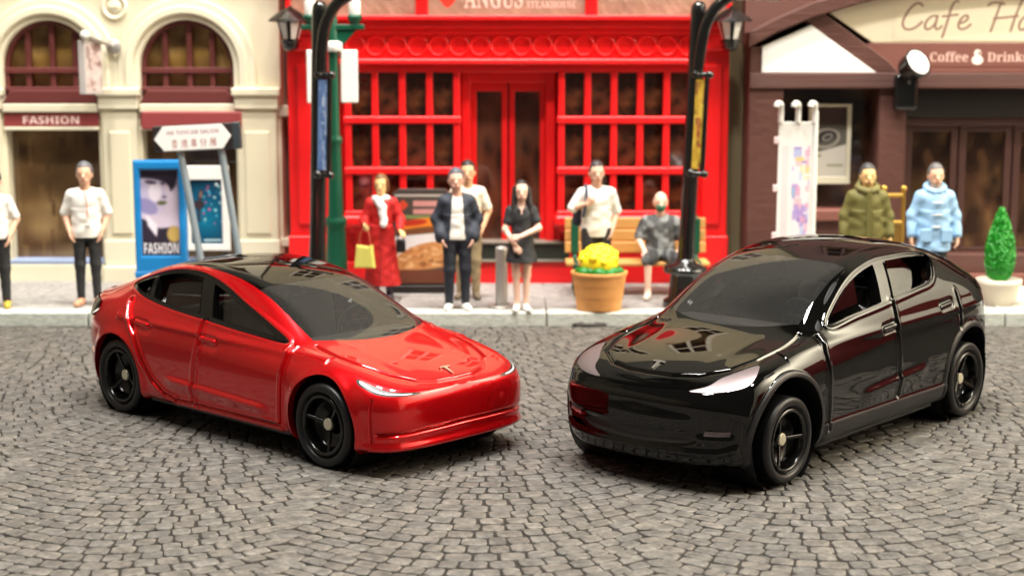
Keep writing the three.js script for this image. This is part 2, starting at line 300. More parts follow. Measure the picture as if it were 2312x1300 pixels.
  part(d, 'frame', [box(-.68, -.56, .5, 3.02, Z - .12, Z + .06, .015), box(.46, .58, .5, 3.02, Z - .12, Z + .06, .015), box(-.6, .5, 2.86, 3.02, Z - .12, Z + .05, .015)], B.red);
  for (const [a, b] of [[-.56, -.06], [-.04, .46]]) {
    part(d, 'door_leaf', prism([[a, .5], [b, .5], [b, 2.86], [a, 2.86]], .07, .01, [[[a + .08, .72], [b - .08, .72], [b - .08, 2.74], [a + .08, 2.74]]]).translate(0, 0, Z - .16), B.red);
    part(d, 'door_glass', sheet(a + .06, b - .06, .7, 2.76, Z - .13), winDoor);
  }
  part(t, 'entrance_step', [box(-.6, .78, .46, .69, Z - .2, Z + .16, .015)], std(srgb(38, 44, 36), .4));
  part(t, 'step_nosing', [box(-.62, .8, .69, .725, Z - .2, Z + .2, .01), box(-.62, .8, .44, .475, Z - .2, Z + .2, .01)], std(srgb(120, 112, 100), .4));
  part(t, 'base_course', box(-2.4, 2.5, .13, .44, Z - .2, Z + .15, .015), B.red);
  part(t, 'side_wall', box(2.94, 3.14, .12, 8.6, Z - .9, Z - .12), B.olive);
}
{ // brown timbered cafe
  const t = thing('cafe_building', 'brown timbered cafe front with a cream name board', 'building', [0, 0, 0]);
  const Z = -21.35, wood = std(srgb(84, 49, 41), .6, { bumpMap: dataTexture(256, (() => { const n = noise2(77); return (x, y) => { const v = n(x * 4, y * 60, 60); return [v, v, v]; }; })(), false), bumpScale: .00006 });
  part(t, 'back_wall', box(3.14, 10.4, .12, 8.4, Z - 1.6, Z - .62), std(srgb(70, 44, 36), .8));
  part(t, 'post', box(3.14, 3.6, .14, 3.34, Z - .5, Z + .08, .02), wood);
  part(t, 'post', box(4.88, 5.24, .14, 2.82, Z - .5, Z + .05, .02), wood);
  part(t, 'post', box(8.3, 8.7, .14, 3.0, Z - .5, Z + .08, .02), wood);
  part(t, 'beam', box(3.14, 10.4, 2.79, 3.0, Z - .4, Z + .12, .02), wood);
  const gable = (s) => [[3.1, 3.36 - s], [3.45, 3.55 - s], [3.93, 3.75 - s], [4.6, 3.95 - s], [5.4, 4.1 - s], [6.6, 4.2 - s], [7.8, 4.1 - s], [8.9, 3.9 - s], [10.2, 3.4 - s]];
  part(t, 'gable_beam', prism([...gable(-.16), ...gable(.04).reverse()], .4, .02).translate(0, 0, Z - .2), wood);
  part(t, 'upper_wall', prism([...gable(-.02), [10.4, 8.4], [3.14, 8.4]], .3, 0, [[[4.2, 5.4], [5.4, 5.4], [5.4, 7.1], [4.2, 7.1]], [[6.4, 5.4], [7.6, 5.4], [7.6, 7.1], [6.4, 7.1]]]).translate(0, 0, Z - .42), std(srgb(100, 64, 56), .7));
  for (const x of [4.2, 6.4]) {
    const w = sub(t, 'upper_window');
    part(w, 'frame', [box(x - .06, x + .06, 5.34, 7.16, Z - .3, Z), box(x + 1.14, x + 1.26, 5.34, 7.16, Z - .3, Z), box(x + .56, x + .64, 5.4, 7.1, Z - .3, Z - .05), box(x, x + 1.2, 6.2, 6.28, Z - .29, Z - .04)], wood);
    part(w, 'pane', sheet(x, x + 1.2, 5.4, 7.1, Z - .25), winBrown2);
  }
  part(t, 'white_panel', prism([[3.3, 3.0], [4.82, 3.0], [4.3, 3.36], [3.94, 3.62], [3.3, 3.34]], .12, .01).translate(0, 0, Z - .02), std(srgb(240, 240, 236), .5));
  part(t, 'diagonal_brace', prism([[3.86, 3.68], [4.1, 3.78], [5.0, 3.14], [5.12, 3.0], [4.76, 3.0]], .2, .015).translate(0, 0, Z - .12), wood);
  const board = sub(t, 'name_board');
  const bo = [[4.18, 3.79], [4.78, 3.39], [8.6, 3.39], [9.0, 3.79], ...gable(.02).slice(3, 8).reverse()];
  part(board, 'board', prism(bo, .1, .008).translate(0, 0, Z - .1), std(srgb(232, 220, 192), .55));
  const script = new THREE.MeshStandardMaterial({ roughness: .55, map: canvas(1024, 256, (g, w, h) => {
    g.fillStyle = '#e8dcc0'; g.fillRect(0, 0, w, h);
    g.strokeStyle = '#94705e'; g.lineCap = g.lineJoin = 'round'; g.lineWidth = 12;
    const S = (d) => g.stroke(new Path2D(d));
    S('M140 62 C120 28 80 60 50 130 C30 185 60 205 96 190 C116 180 130 165 140 152');                       // C
    S('M214 122 C190 104 150 150 156 182 C160 206 196 190 212 150 M218 118 C206 160 204 192 216 194 C224 194 232 186 240 176');   // a
    S('M318 40 C300 26 284 60 272 130 L244 238 M242 122 L318 112');                                          // f
    S('M326 160 C360 156 378 132 366 118 C350 108 318 150 324 180 C330 204 364 192 384 166');                // e
    S('M470 60 C480 40 520 40 548 52 M530 54 C512 110 500 160 486 204 M640 30 C610 100 596 160 586 204 M500 134 L620 120');      // H
    S('M668 122 C640 118 616 176 634 196 C656 206 690 150 674 126 C672 120 664 120 660 126');                // o
    S('M716 122 C704 160 698 196 718 194 C738 190 752 156 760 122 M760 122 C750 160 748 192 764 192');       // u
    S('M830 126 C810 116 794 132 806 148 C824 164 822 190 790 188');                                         // s
    S('M856 160 C890 156 908 132 896 118 C880 108 848 150 854 180 C860 204 894 192 914 166');                // e
  }) });
  part(board, 'lettering', sheet(5.05, 7.75, 3.42, 4.02, Z + .006), script);
  const band = part(t, 'menu_band', box(4.7, 8.8, 3.0, 3.385, Z - .2, Z + .03, .012), B.brownLight);
  part(band, 'lettering', sheet(5.5, 6.9, 3.08, 3.34, Z + .035), lettering(1024, 190, (g, w, h) => {
    g.fillStyle = '#7a4a40'; g.fillRect(0, 0, w, h); g.fillStyle = '#dcb8aa'; g.font = 'bold 120px serif'; g.textBaseline = 'middle';
    g.fillText('Coffee', 20, h / 2 + 6, 380); g.fillText('Drinks', 580, h / 2 + 6, 400);
    g.fillStyle = '#f2e6dc'; g.beginPath(); g.ellipse(486, 128, 56, 44, 0, 0, 7); g.fill(); g.beginPath(); g.arc(486, 62, 34, 0, 7); g.fill(); g.fillStyle = '#7a4a40'; g.beginPath(); g.arc(500, 62, 14, 0, 7); g.fill();
  }));
  const w = sub(t, 'shop_window');
  part(w, 'pane', sheet(3.6, 4.88, 1.15, 2.8, Z - .45), winCafe);
  part(w, 'sill', box(3.58, 4.92, 1.02, 1.17, Z - .5, Z + .02, .02), B.brownLight);
  part(w, 'panel', box(3.58, 4.92, .14, 1.02, Z - .5, Z - .06, .015), wood);
  part(t, 'awning_fascia', box(5.24, 8.3, 2.4, 2.785, Z - .35, Z - .2, .01), std(srgb(30, 22, 20), .5));
  part(t, 'transom', box(5.24, 8.3, 2.28, 2.4, Z - .5, Z - .28, .01), std(srgb(70, 40, 34), .5));
  for (const x of [5.24, 8.2]) part(t, 'jamb', box(x, x + .1, .3, 2.3, Z - .5, Z - .3, .01), wood);
  for (const [a, b] of [[5.34, 6.06], [6.08, 6.8], [6.82, 7.5], [7.52, 8.2]]) {
    const d = sub(t, 'glass_door');
    part(d, 'frame', prism([[a, .3], [b, .3], [b, 2.29], [a, 2.29]], .1, .01, [[[a + .1, .62], [b - .1, .62], [b - .1, 2.2], [a + .1, 2.2]]]).translate(0, 0, Z - .46), std(srgb(70, 40, 34), .5));
    part(d, 'pane', sheet(a + .08, b - .08, .6, 2.22, Z - .42), winCafe);
  }
  part(t, 'plinth', box(5.24, 10.4, .14, .56, Z - .5, Z - .1, .015), wood);
  part(t, 'threshold', box(5.3, 8.3, .14, .3, Z - .5, Z + .02, .01), B.brownLight);
}
{ // the plain display case the street stands in, and a block added for reflections
  const w = struct('display_wall'), pale = std(srgb(78, 74, 66), .85), lowRed = std(srgb(120, 30, 26), .6);
  part(w, 'back_panel', box(-26, 26, -.2, 46, -26, -25), pale);
  part(w, 'side_panel', box(19, 20, -.2, 24, -26, 4), std(srgb(232, 224, 202), .85));
  part(w, 'side_panel', box(-20, -19, -.2, 24, -26, 4), std(srgb(92, 84, 72), .85));
  part(w, 'reflected_red_block', box(17.8, 18.98, -.2, 4.2, -24, -2), lowRed);  // unseen dark red building, added for its reflection in the black car
}
// ---------------------------------------------------------------- car bodies: a smooth surface through rows of guide points, cut into panels
const CARS = {
  saloon: {
    BX: [2.17, 2.165, 2.115, 1.98, 1.79, 1.44, 1.15, .98, .78, .4, 0, -.4, -.8, -1.13, -1.45, -1.8, -2.14, -2.38, -2.44],
    BZ: [0, .44, .735, .868, .905, .92, .92, .915, .915, .92, .925, .93, .935, .94, .945, .92, .78, .42, 0],
    Y: [
      [.18, .18, .18, .18, .18, .18, .18, .18, .18, .18, .18, .18, .19, .2, .21, .23, .24, .24, .24],
      [.2, .2, .2, .2, .2, .21, .21, .21, .21, .21, .22, .22, .22, .23, .24, .26, .27, .27, .27],
      [.33, .33, .33, .34, .35, .36, .36, .36, .36, .37, .37, .37, .38, .39, .4, .41, .42, .42, .42],
      [.47, .47, .48, .5, .53, .56, .57, .57, .57, .58, .59, .6, .61, .62, .63, .63, .63, .63, .63],
      [.58, .58, .6, .63, .67, .72, .74, .75, .76, .77, .78, .79, .8, .82, .84, .86, .86, .85, .85],
      [.645, .65, .68, .73, .79, .85, .875, .89, .9, .915, .93, .945, .96, .985, 1.01, 1.02, 1.03, 1.035, 1.035]],
    ZK: [.9, .965, .985, 1, .985], SF: [-.1, -.02, 0, 0, -.005, -.03], SR: [.12, .05, 0, 0, .02, .06],
    Z5: [0, .36, .6, .73, .775, .795, .795, .795, .8, .83, .86, .865, .865, .855, .84, .8, .68, .38, 0],
    X7: [2.15, 2.11, 2.03, 1.9, 1.72, 1.42, 1.17, 1.03, .86, .46, .06, -.4, -.8, -1.13, -1.46, -1.8, -2.12, -2.28, -2.33],
    Y7: [.65, .665, .7, .745, .8, .865, .91, .95, 1.03, 1.24, 1.37, 1.42, 1.41, 1.36, 1.255, 1.13, 1.06, 1.06, 1.06],
    Z7: [0, .19, .34, .43, .49, .55, .61, .64, .645, .61, .585, .575, .58, .58, .585, .58, .46, .26, 0],
    XC: [2.16, 2.12, 2.05, 1.93, 1.76, 1.48, 1.28, 1.14, .96, .56, .13, -.35, -.8, -1.15, -1.5, -1.86, -2.15, -2.31, -2.36],
    YC: [.65, .67, .705, .755, .81, .875, .91, .95, 1.025, 1.25, 1.4, 1.465, 1.455, 1.4, 1.3, 1.165, 1.08, 1.065, 1.06],
  },
  crossover: {
    BX: [2.29, 2.26, 2.16, 2.02, 1.85, 1.53, 1.2, 1.0, .8, .4, 0, -.4, -.8, -1.15, -1.5, -1.88, -2.22, -2.41, -2.46],
    BZ: [0, .44, .72, .88, .935, .955, .95, .945, .94, .94, .945, .95, .955, .96, .96, .93, .78, .42, 0],
    Y: [
      [.19, .19, .19, .2, .2, .21, .22, .22, .22, .22, .22, .22, .23, .24, .26, .29, .31, .31, .31],
      [.2, .2, .2, .21, .22, .24, .25, .25, .25, .25, .25, .25, .26, .27, .29, .32, .34, .34, .34],
      [.38, .38, .39, .41, .43, .44, .44, .44, .44, .44, .44, .45, .46, .47, .48, .5, .5, .5, .5],
      [.58, .58, .6, .63, .66, .68, .69, .69, .69, .7, .71, .72, .74, .75, .76, .77, .77, .77, .77],
      [.74, .74, .77, .81, .85, .89, .91, .92, .93, .95, .97, .99, 1.01, 1.03, 1.05, 1.06, 1.06, 1.05, 1.05],
      [.785, .79, .825, .872, .925, .975, 1.01, 1.035, 1.06, 1.11, 1.14, 1.17, 1.205, 1.235, 1.255, 1.25, 1.22, 1.2, 1.2]],
    ZK: [.9, .965, .99, 1, .985], SF: [-.1, -.02, 0, 0, -.04, -.12], SR: [.12, .05, 0, 0, .03, .1],
    Z5: [0, .37, .62, .755, .805, .825, .825, .825, .825, .85, .875, .875, .87, .855, .83, .78, .66, .36, 0],
    X7: [2.17, 2.13, 2.03, 1.9, 1.72, 1.42, 1.18, 1.05, .9, .52, .1, -.4, -.8, -1.15, -1.5, -1.87, -2.17, -2.34, -2.38],
    Y7: [.8, .815, .852, .9, .945, .995, 1.035, 1.075, 1.165, 1.415, 1.56, 1.612, 1.61, 1.57, 1.49, 1.38, 1.26, 1.23, 1.22],
    Z7: [0, .19, .35, .445, .51, .57, .625, .66, .665, .64, .62, .61, .61, .605, .595, .57, .44, .25, 0],
    XC: [2.18, 2.14, 2.06, 1.94, 1.76, 1.48, 1.28, 1.13, .97, .6, .17, -.35, -.8, -1.17, -1.53, -1.9, -2.2, -2.36, -2.41],
    YC: [.8, .82, .857, .91, .96, 1.012, 1.045, 1.08, 1.155, 1.42, 1.605, 1.685, 1.675, 1.63, 1.55, 1.44, 1.3, 1.24, 1.22],
  },
};
const W_FRONT = [1, 1, .95, .75, .4, .1], W_REAR = [1, .95, .55, .12];
function carNet(s) {                                         // rows 0..10 from the lower lip to the centre line, columns 0..18 from nose to tail
  const N = 19, rows = [];
  const shift = (c, sf, sr) => (c < 6 ? W_FRONT[c] * sf : c > 14 ? W_REAR[18 - c] * sr : 0);
  for (let r = 0; r < 5; r++) rows.push([...Array(N).keys()].map((c) => [s.BX[c] + shift(c, s.SF[r], s.SR[r]), s.Y[r][c], s.BZ[c] * s.ZK[r]]));
  rows.push([...Array(N).keys()].map((c) => [s.BX[c] + shift(c, s.SF[5], s.SR[5]), s.Y[5][c], s.Z5[c]]));
  const mix = [.5, .5, .5, .5, .5, .45, .36, .28, .2, .15, .14, .14, .14, .16, .24, .36, .48, .5, .5];
  const r7 = [...Array(N).keys()].map((c) => [s.X7[c], s.Y7[c], s.Z7[c]]);
  rows.push(r7.map((p, c) => p.map((v, k) => rows[5][c][k] + (v - rows[5][c][k]) * mix[c])));
  rows.push(r7);
  for (const f of [.7, .36, 0]) rows.push(r7.map((p, c) => [p[0] + (s.XC[c] - p[0]) * (1 - f * f), p[1] + (s.YC[c] - p[1]) * (1 - f * f), p[2] * f]));
  return rows;
}
const bs = (t) => [(1 - t) ** 3 / 6, (3 * t ** 3 - 6 * t * t + 4) / 6, (-3 * t ** 3 + 3 * t * t + 3 * t + 1) / 6, t ** 3 / 6];
function netPoint(net, u, v) {                               // uniform cubic B-spline; mirrored over the centre line at nose, tail and roof
  const iu = Math.min(17, Math.floor(u)), iv = Math.min(9, Math.floor(v)), a = bs(u - iu), b = bs(v - iv), o = [0, 0, 0];
  const at = (r, c) => {
    let m = 1;
    if (c < 0) { c = -c; m = -m; } else if (c > 18) { c = 36 - c; m = -m; }
    if (r > 10) { r = 20 - r; m = -m; }
    if (r < 0) { const p = net[0][c], q = net[1][c]; return [2 * p[0] - q[0], 2 * p[1] - q[1], (2 * p[2] - q[2]) * m]; }
    const p = net[r][c];
    return [p[0], p[1], p[2] * m];
  };
  for (let i = 0; i < 4; i++) for (let j = 0; j < 4; j++) { const p = at(iv - 1 + j, iu - 1 + i), w = a[i] * b[j]; o[0] += w * p[0]; o[1] += w * p[1]; o[2] += w * p[2]; }
  return o;
}
function segDist(x, y, P, closed) {                          // distance to a line of points
  let best = 1e9;
  for (let i = 0; i + (closed ? 0 : 1) < P.length; i++) {
    const a = P[i], b = P[(i + 1) % P.length], dx = b[0] - a[0], dy = b[1] - a[1], t = clamp(((x - a[0]) * dx + (y - a[1]) * dy) / (dx * dx + dy * dy));
    best = Math.min(best, Math.hypot(x - a[0] - dx * t, y - a[1] - dy * t));
  }
  return best;
}
function polySdf(x, y, P) {                                  // negative inside
  let inside = false;
  for (let i = 0, j = P.length - 1; i < P.length; j = i++) if ((P[i][1] > y) !== (P[j][1] > y) && x < ((P[j][0] - P[i][0]) * (y - P[i][1])) / (P[j][1] - P[i][1]) + P[i][0]) inside = !inside;
  return segDist(x, y, P, true) * (inside ? -1 : 1);
}
function rounded(P, n = 6) { return new THREE.CatmullRomCurve3(P.map((p) => new THREE.Vector3(p[0], p[1], 0)), true, 'centripetal').getPoints(P.length * n).slice(0, -1).map((p) => [p.x, p.y]); }
const groove = (d, w, depth) => -depth * Math.exp(-((d / w) ** 2));
class Shell {                                                // half of a car's skin as a fine grid that can be cut along any line
  constructor(spec, relief) {
    const net = carNet(spec), NV = [4, 14, 18, 16, 16, 10, 26, 18, 18, 18], us = [], vs = [];
    for (let c = 0; c < 18; c++) for (let k = 0; k < 32; k++) us.push(c + k / 32);
    us.push(18);
    NV.forEach((n, r) => { for (let k = 0; k < n; k++) vs.push(r + k / n); });
    vs.push(10);
    const W = us.length, H = vs.length, B = [];
    for (const u of us) for (const v of vs) B.push([...netPoint(net, u, v), u, v]);
    const normals = (P) => {
      const out = new Array(P.length);
      for (let i = 0; i < W; i++) for (let j = 0; j < H; j++) {
        const g = (a, b) => { const m = a < 0 || a >= W ? -1 : 1, n = b >= H ? -1 : 1; const p = P[(a < 0 ? -a : a >= W ? 2 * W - 2 - a : a) * H + (b < 0 ? 0 : b >= H ? 2 * H - 2 - b : b)]; return [p[0], p[1], p[2] * m * n]; };
        const a = g(i - 1, j), b = g(i + 1, j), c = g(i, j - 1), d = g(i, j + 1), s = [b[0] - a[0], b[1] - a[1], b[2] - a[2]], t = [d[0] - c[0], d[1] - c[1], d[2] - c[2]];
        const n = [t[1] * s[2] - t[2] * s[1], t[2] * s[0] - t[0] * s[2], t[0] * s[1] - t[1] * s[0]], l = Math.hypot(...n) || 1;
        out[i * H + j] = n.map((x) => x / l);
      }
      return out;
    };
    const n0 = normals(B);
    const D = B.map((b, i) => { const d = relief(b[0], b[1], b[2], b[3], b[4]), n = n0[i]; return [b[0] + n[0] * d, b[1] + n[1] * d, b[2] + n[2] * d]; });
    for (let i = 0; i < W; i++) D[i * H + H - 1][2] = 0;
    for (let j = 0; j < H; j++) D[j][2] = D[(W - 1) * H + j][2] = 0;
    const n1 = normals(D);
    this.v = B.map((b, i) => [...b, ...D[i], ...n1[i]]);      // base x y z u v, then place, then normal
    this.tris = [];
    for (let i = 0; i + 1 < W; i++) for (let j = 0; j + 1 < H; j++) { const a = i * H + j; this.tris.push([a, a + H, a + H + 1], [a, a + H + 1, a + 1]); }
  }
  split(tris, phi) {                                         // -> [inside (phi < 0), outside, the cut as pairs of points]
    const f = new Map(), at = (i) => { if (!f.has(i)) { const v = this.v[i]; let p = phi(v[0], v[1], v[2], v[3], v[4]); if (Math.abs(p) < 1e-5) p = 1e-5; f.set(i, p); } return f.get(i); };
    const made = new Map(), inn = [], out = [], cut = [];
    const mid = (a, b) => {
      const k = a < b ? a * 4e6 + b : b * 4e6 + a;
      if (!made.has(k)) { const t = at(a) / (at(a) - at(b)), A = this.v[a], C = this.v[b]; this.v.push(A.map((x, q) => x + (C[q] - x) * t)); made.set(k, this.v.length - 1); }
      return made.get(k);
    };
    for (const t of tris) {
      const s = t.map((i) => at(i) < 0), n = s.filter(Boolean).length;
      if (n === 3) inn.push(t); else if (n === 0) out.push(t);
      else {
        const k = n === 1 ? s.indexOf(true) : s.indexOf(false), a = t[k], b = t[(k + 1) % 3], c = t[(k + 2) % 3], p = mid(a, b), q = mid(a, c);
        (n === 1 ? inn : out).push([a, p, q]);
        (n === 1 ? out : inn).push([p, b, c], [p, c, q]);
        cut.push(n === 1 ? [p, q] : [q, p]);
      }
    }
    return [inn, out, cut];
  }
  geometry(tris, { both = false, side = 1, sink = 0, upright = 0 } = {}) { // triangles as a mesh, moved in by `sink` along the normals
    const map = new Map(), pos = [], nor = [], uv = [], idx = [];
    const add = (i, s) => { const k = i * 2 + (s < 0 ? 1 : 0); if (!map.has(k)) { const v = this.v[i]; map.set(k, pos.length / 3); pos.push(v[5] - v[8] * sink, v[6] - v[9] * sink, (v[7] - v[10] * sink) * s); const q = Math.hypot(v[8], v[9] * (1 - upright), v[10]); nor.push(v[8] / q, v[9] * (1 - upright) / q, v[10] * s / q); uv.push(v[0], v[1]); } return map.get(k); };
    for (const s of both ? [1, -1] : [side]) for (const [a, b, c] of tris) { const p = add(a, s), q = add(b, s), r = add(c, s); if (s > 0) idx.push(p, r, q); else idx.push(p, q, r); }
    const g = new THREE.BufferGeometry();
    g.setAttribute('position', new THREE.Float32BufferAttribute(pos, 3)); g.setAttribute('normal', new THREE.Float32BufferAttribute(nor, 3)); g.setAttribute('uv', new THREE.Float32BufferAttribute(uv, 2));
    g.setIndex(idx);
    return g;
  }
  walls(cut, depth, { both = false, side = 1, flat = false } = {}) {   // the thickness of the skin round a cut
    const pos = [], dir = (v, s) => (flat ? [0, 0, -depth * s] : [-v[8] * depth, -v[9] * depth, -v[10] * depth * s]);
    for (const s of both ? [1, -1] : [side]) for (const [a, b] of cut) {
      const A = this.v[a], C = this.v[b], p = [A[5], A[6], A[7] * s], q = [C[5], C[6], C[7] * s], e = dir(A, s), f = dir(C, s), p2 = p.map((x, k) => x + e[k]), q2 = q.map((x, k) => x + f[k]);
      if (s > 0) pos.push(...p, ...q, ...q2, ...p, ...q2, ...p2); else pos.push(...p, ...q2, ...q, ...p, ...p2, ...q2);
    }
    const g = new THREE.BufferGeometry();
    g.setAttribute('position', new THREE.Float32BufferAttribute(pos, 3)); g.computeVertexNormals();
    g.setAttribute('uv', new THREE.Float32BufferAttribute(new Float32Array(pos.length / 3 * 2), 2));
    return g;
  }
}
const M = {};
M.tyre = phy(lin(.006, .006, .007), .42, { specularIntensity: .8 });
M.rim = phy(lin(.002, .002, .002), .2);
M.pin = std(srgb(214, 208, 186), .35, { metalness: .45 });
M.blackPlastic = phy(lin(.008, .008, .009), .35);
M.gloss = phy(lin(.0015, .0015, .0015), .02);
M.redPaint = phy(lin(.6, .003, .006), .25, { metalness: .66, clearcoat: 1, clearcoatRoughness: .02, specularIntensity: .3 });
M.blackPaint = phy(lin(.0012, .0012, .0011), .015);
M.tint = phy(lin(.3, .295, .285), .015, { transmission: .95, thickness: 0 });
M.darkTint = phy(lin(.3, .3, .3), .015, { transmission: 1, thickness: 0 });
M.cabin = std(lin(.035, .035, .035), .6);
M.cabinLight = std(lin(.13, .13, .127), .6);
M.chrome = std(srgb(225, 225, 225), .16, { metalness: 1 });
M.lampWhite = std(lin(.72, .73, .75), .5);
M.lampBlack = std(lin(.006, .006, .006), .35);
M.lampLens = phy(srgb(132, 120, 122), .38, { metalness: .85 });
M.tailLens = phy(lin(.006, .002, .002), .2);
function wheelGeometry() {
  const tyre = lathe([[.2, -.13], [.315, -.13], [.335, -.115], [.342, -.09], [.342, .075], [.337, .098], [.322, .112], [.3, .117], [.278, .114], [.268, .1], [.26, .083], [.25, .083]], 64);
  const rim = lathe([[.255, .083], [.252, .098], [.243, .108], [.232, .11], [.222, .105], [.215, .09], [.208, .03], [.195, -.025], [.1, -.04], [.075, -.03], [.065, .03], [.05, .036], [0, .036]], 64);
  const spokes = [];
  for (const a of [0, 1, 2]) spokes.push(new RoundedBoxGeometry(.03, .17, .026, 2, .01).translate(0, .135, 0).rotateX(.3).translate(0, .01, .02).rotateZ(a * 2 * Math.PI / 3));
  const pin = lathe([[.05, .034], [.05, .046], [.044, .052], [0, .054]], 24);
  const up = (g) => g.rotateX(Math.PI / 2);
  return { tyre: up(tyre), rim: merge([up(rim), ...spokes]), pin: up(pin) };
}
const WHEEL = wheelGeometry();
function addWheel(car, x, y, z, turn, outward) {
  const w = sub(car, 'wheel', [x, y, z]);
  w.rotation.set(0, outward < 0 ? Math.PI : 0, 0);
  const spin = (m) => { m.rotation.z = turn; return m; };
  spin(part(w, 'tyre', WHEEL.tyre, M.tyre)); spin(part(w, 'rim', WHEEL.rim, M.rim)); spin(part(w, 'axle_pin', WHEEL.pin, M.pin));
}
function addCabin(car, lo, roof, tall, light) {                // seats, dashboard and steering wheel behind the tinted glass
  const dark = light ? M.cabinLight : M.cabin;
  part(car, 'chassis', [box(-1.0, 1.0, .17, .4, -.86, .86, .03), box(-2.05, 2.0, .2, .42, -.5, .5, .05), box(1.78, 2.02, .21, .4, -.72, .72, .05), box(-2.1, -1.85, .25, .45, -.7, .7, .05)], M.blackPlastic);
  part(car, 'dashboard', [box(.55, 1.0, .45, lo - .06, -.66, .66, .06), box(.7, .95, lo - .07, lo - .03, -.6, .6, .02)], dark);
  const wheel = new THREE.TorusGeometry(.17, .02, 8, 28).rotateY(Math.PI / 2).rotateZ(-.35).translate(.42, lo - .02, -.36);
  part(car, 'steering_wheel', [wheel, box(.4, .46, lo - .04, lo + 0, -.52, -.2, .01)], M.cabin);
  for (const z of [-.36, .36]) {
    const seat = [box(-.38, .2, .42, .56, z - .25, z + .25, .05), box(-.12, .04, .5, lo + .2, z - .24, z + .24, .06).rotateZ(.16), box(-.03, .06, lo + .2, lo + .36, z - .13, z + .13, .04).rotateZ(.16)];
    part(car, 'seat', seat, dark);
  }
  part(car, 'seat', [box(-1.25, -.7, .45, .62, -.62, .62, .05), box(-1.02, -.86, .55, lo + .24, -.62, .62, .06).rotateZ(.2)], dark);
}
function addEmblem(car, spec, x) {                             // the small T-shaped badge, laid on the bonnet
  const net = carNet(spec), on = (u) => netPoint(net, u, 10);
  let u = 0; while (on(u)[0] > x) u += .01;
  const a = on(u - .1), b = on(u + .1), tilt = Math.atan2(a[1] - b[1], a[0] - b[0]);
  const g = prism([[-.05, .045], [0, .05], [.05, .045], [.045, .03], [.022, .034], [.014, .03], [.006, -.05], [-.006, -.05], [-.014, .03], [-.022, .034], [-.045, .03]], .008);
  part(car, 'bonnet_emblem', g.scale(1.2, 1.2, 1).rotateX(-Math.PI / 2).rotateY(Math.PI / 2).rotateZ(tilt).translate(x, on(u)[1] + .002, 0), M.chrome);
}
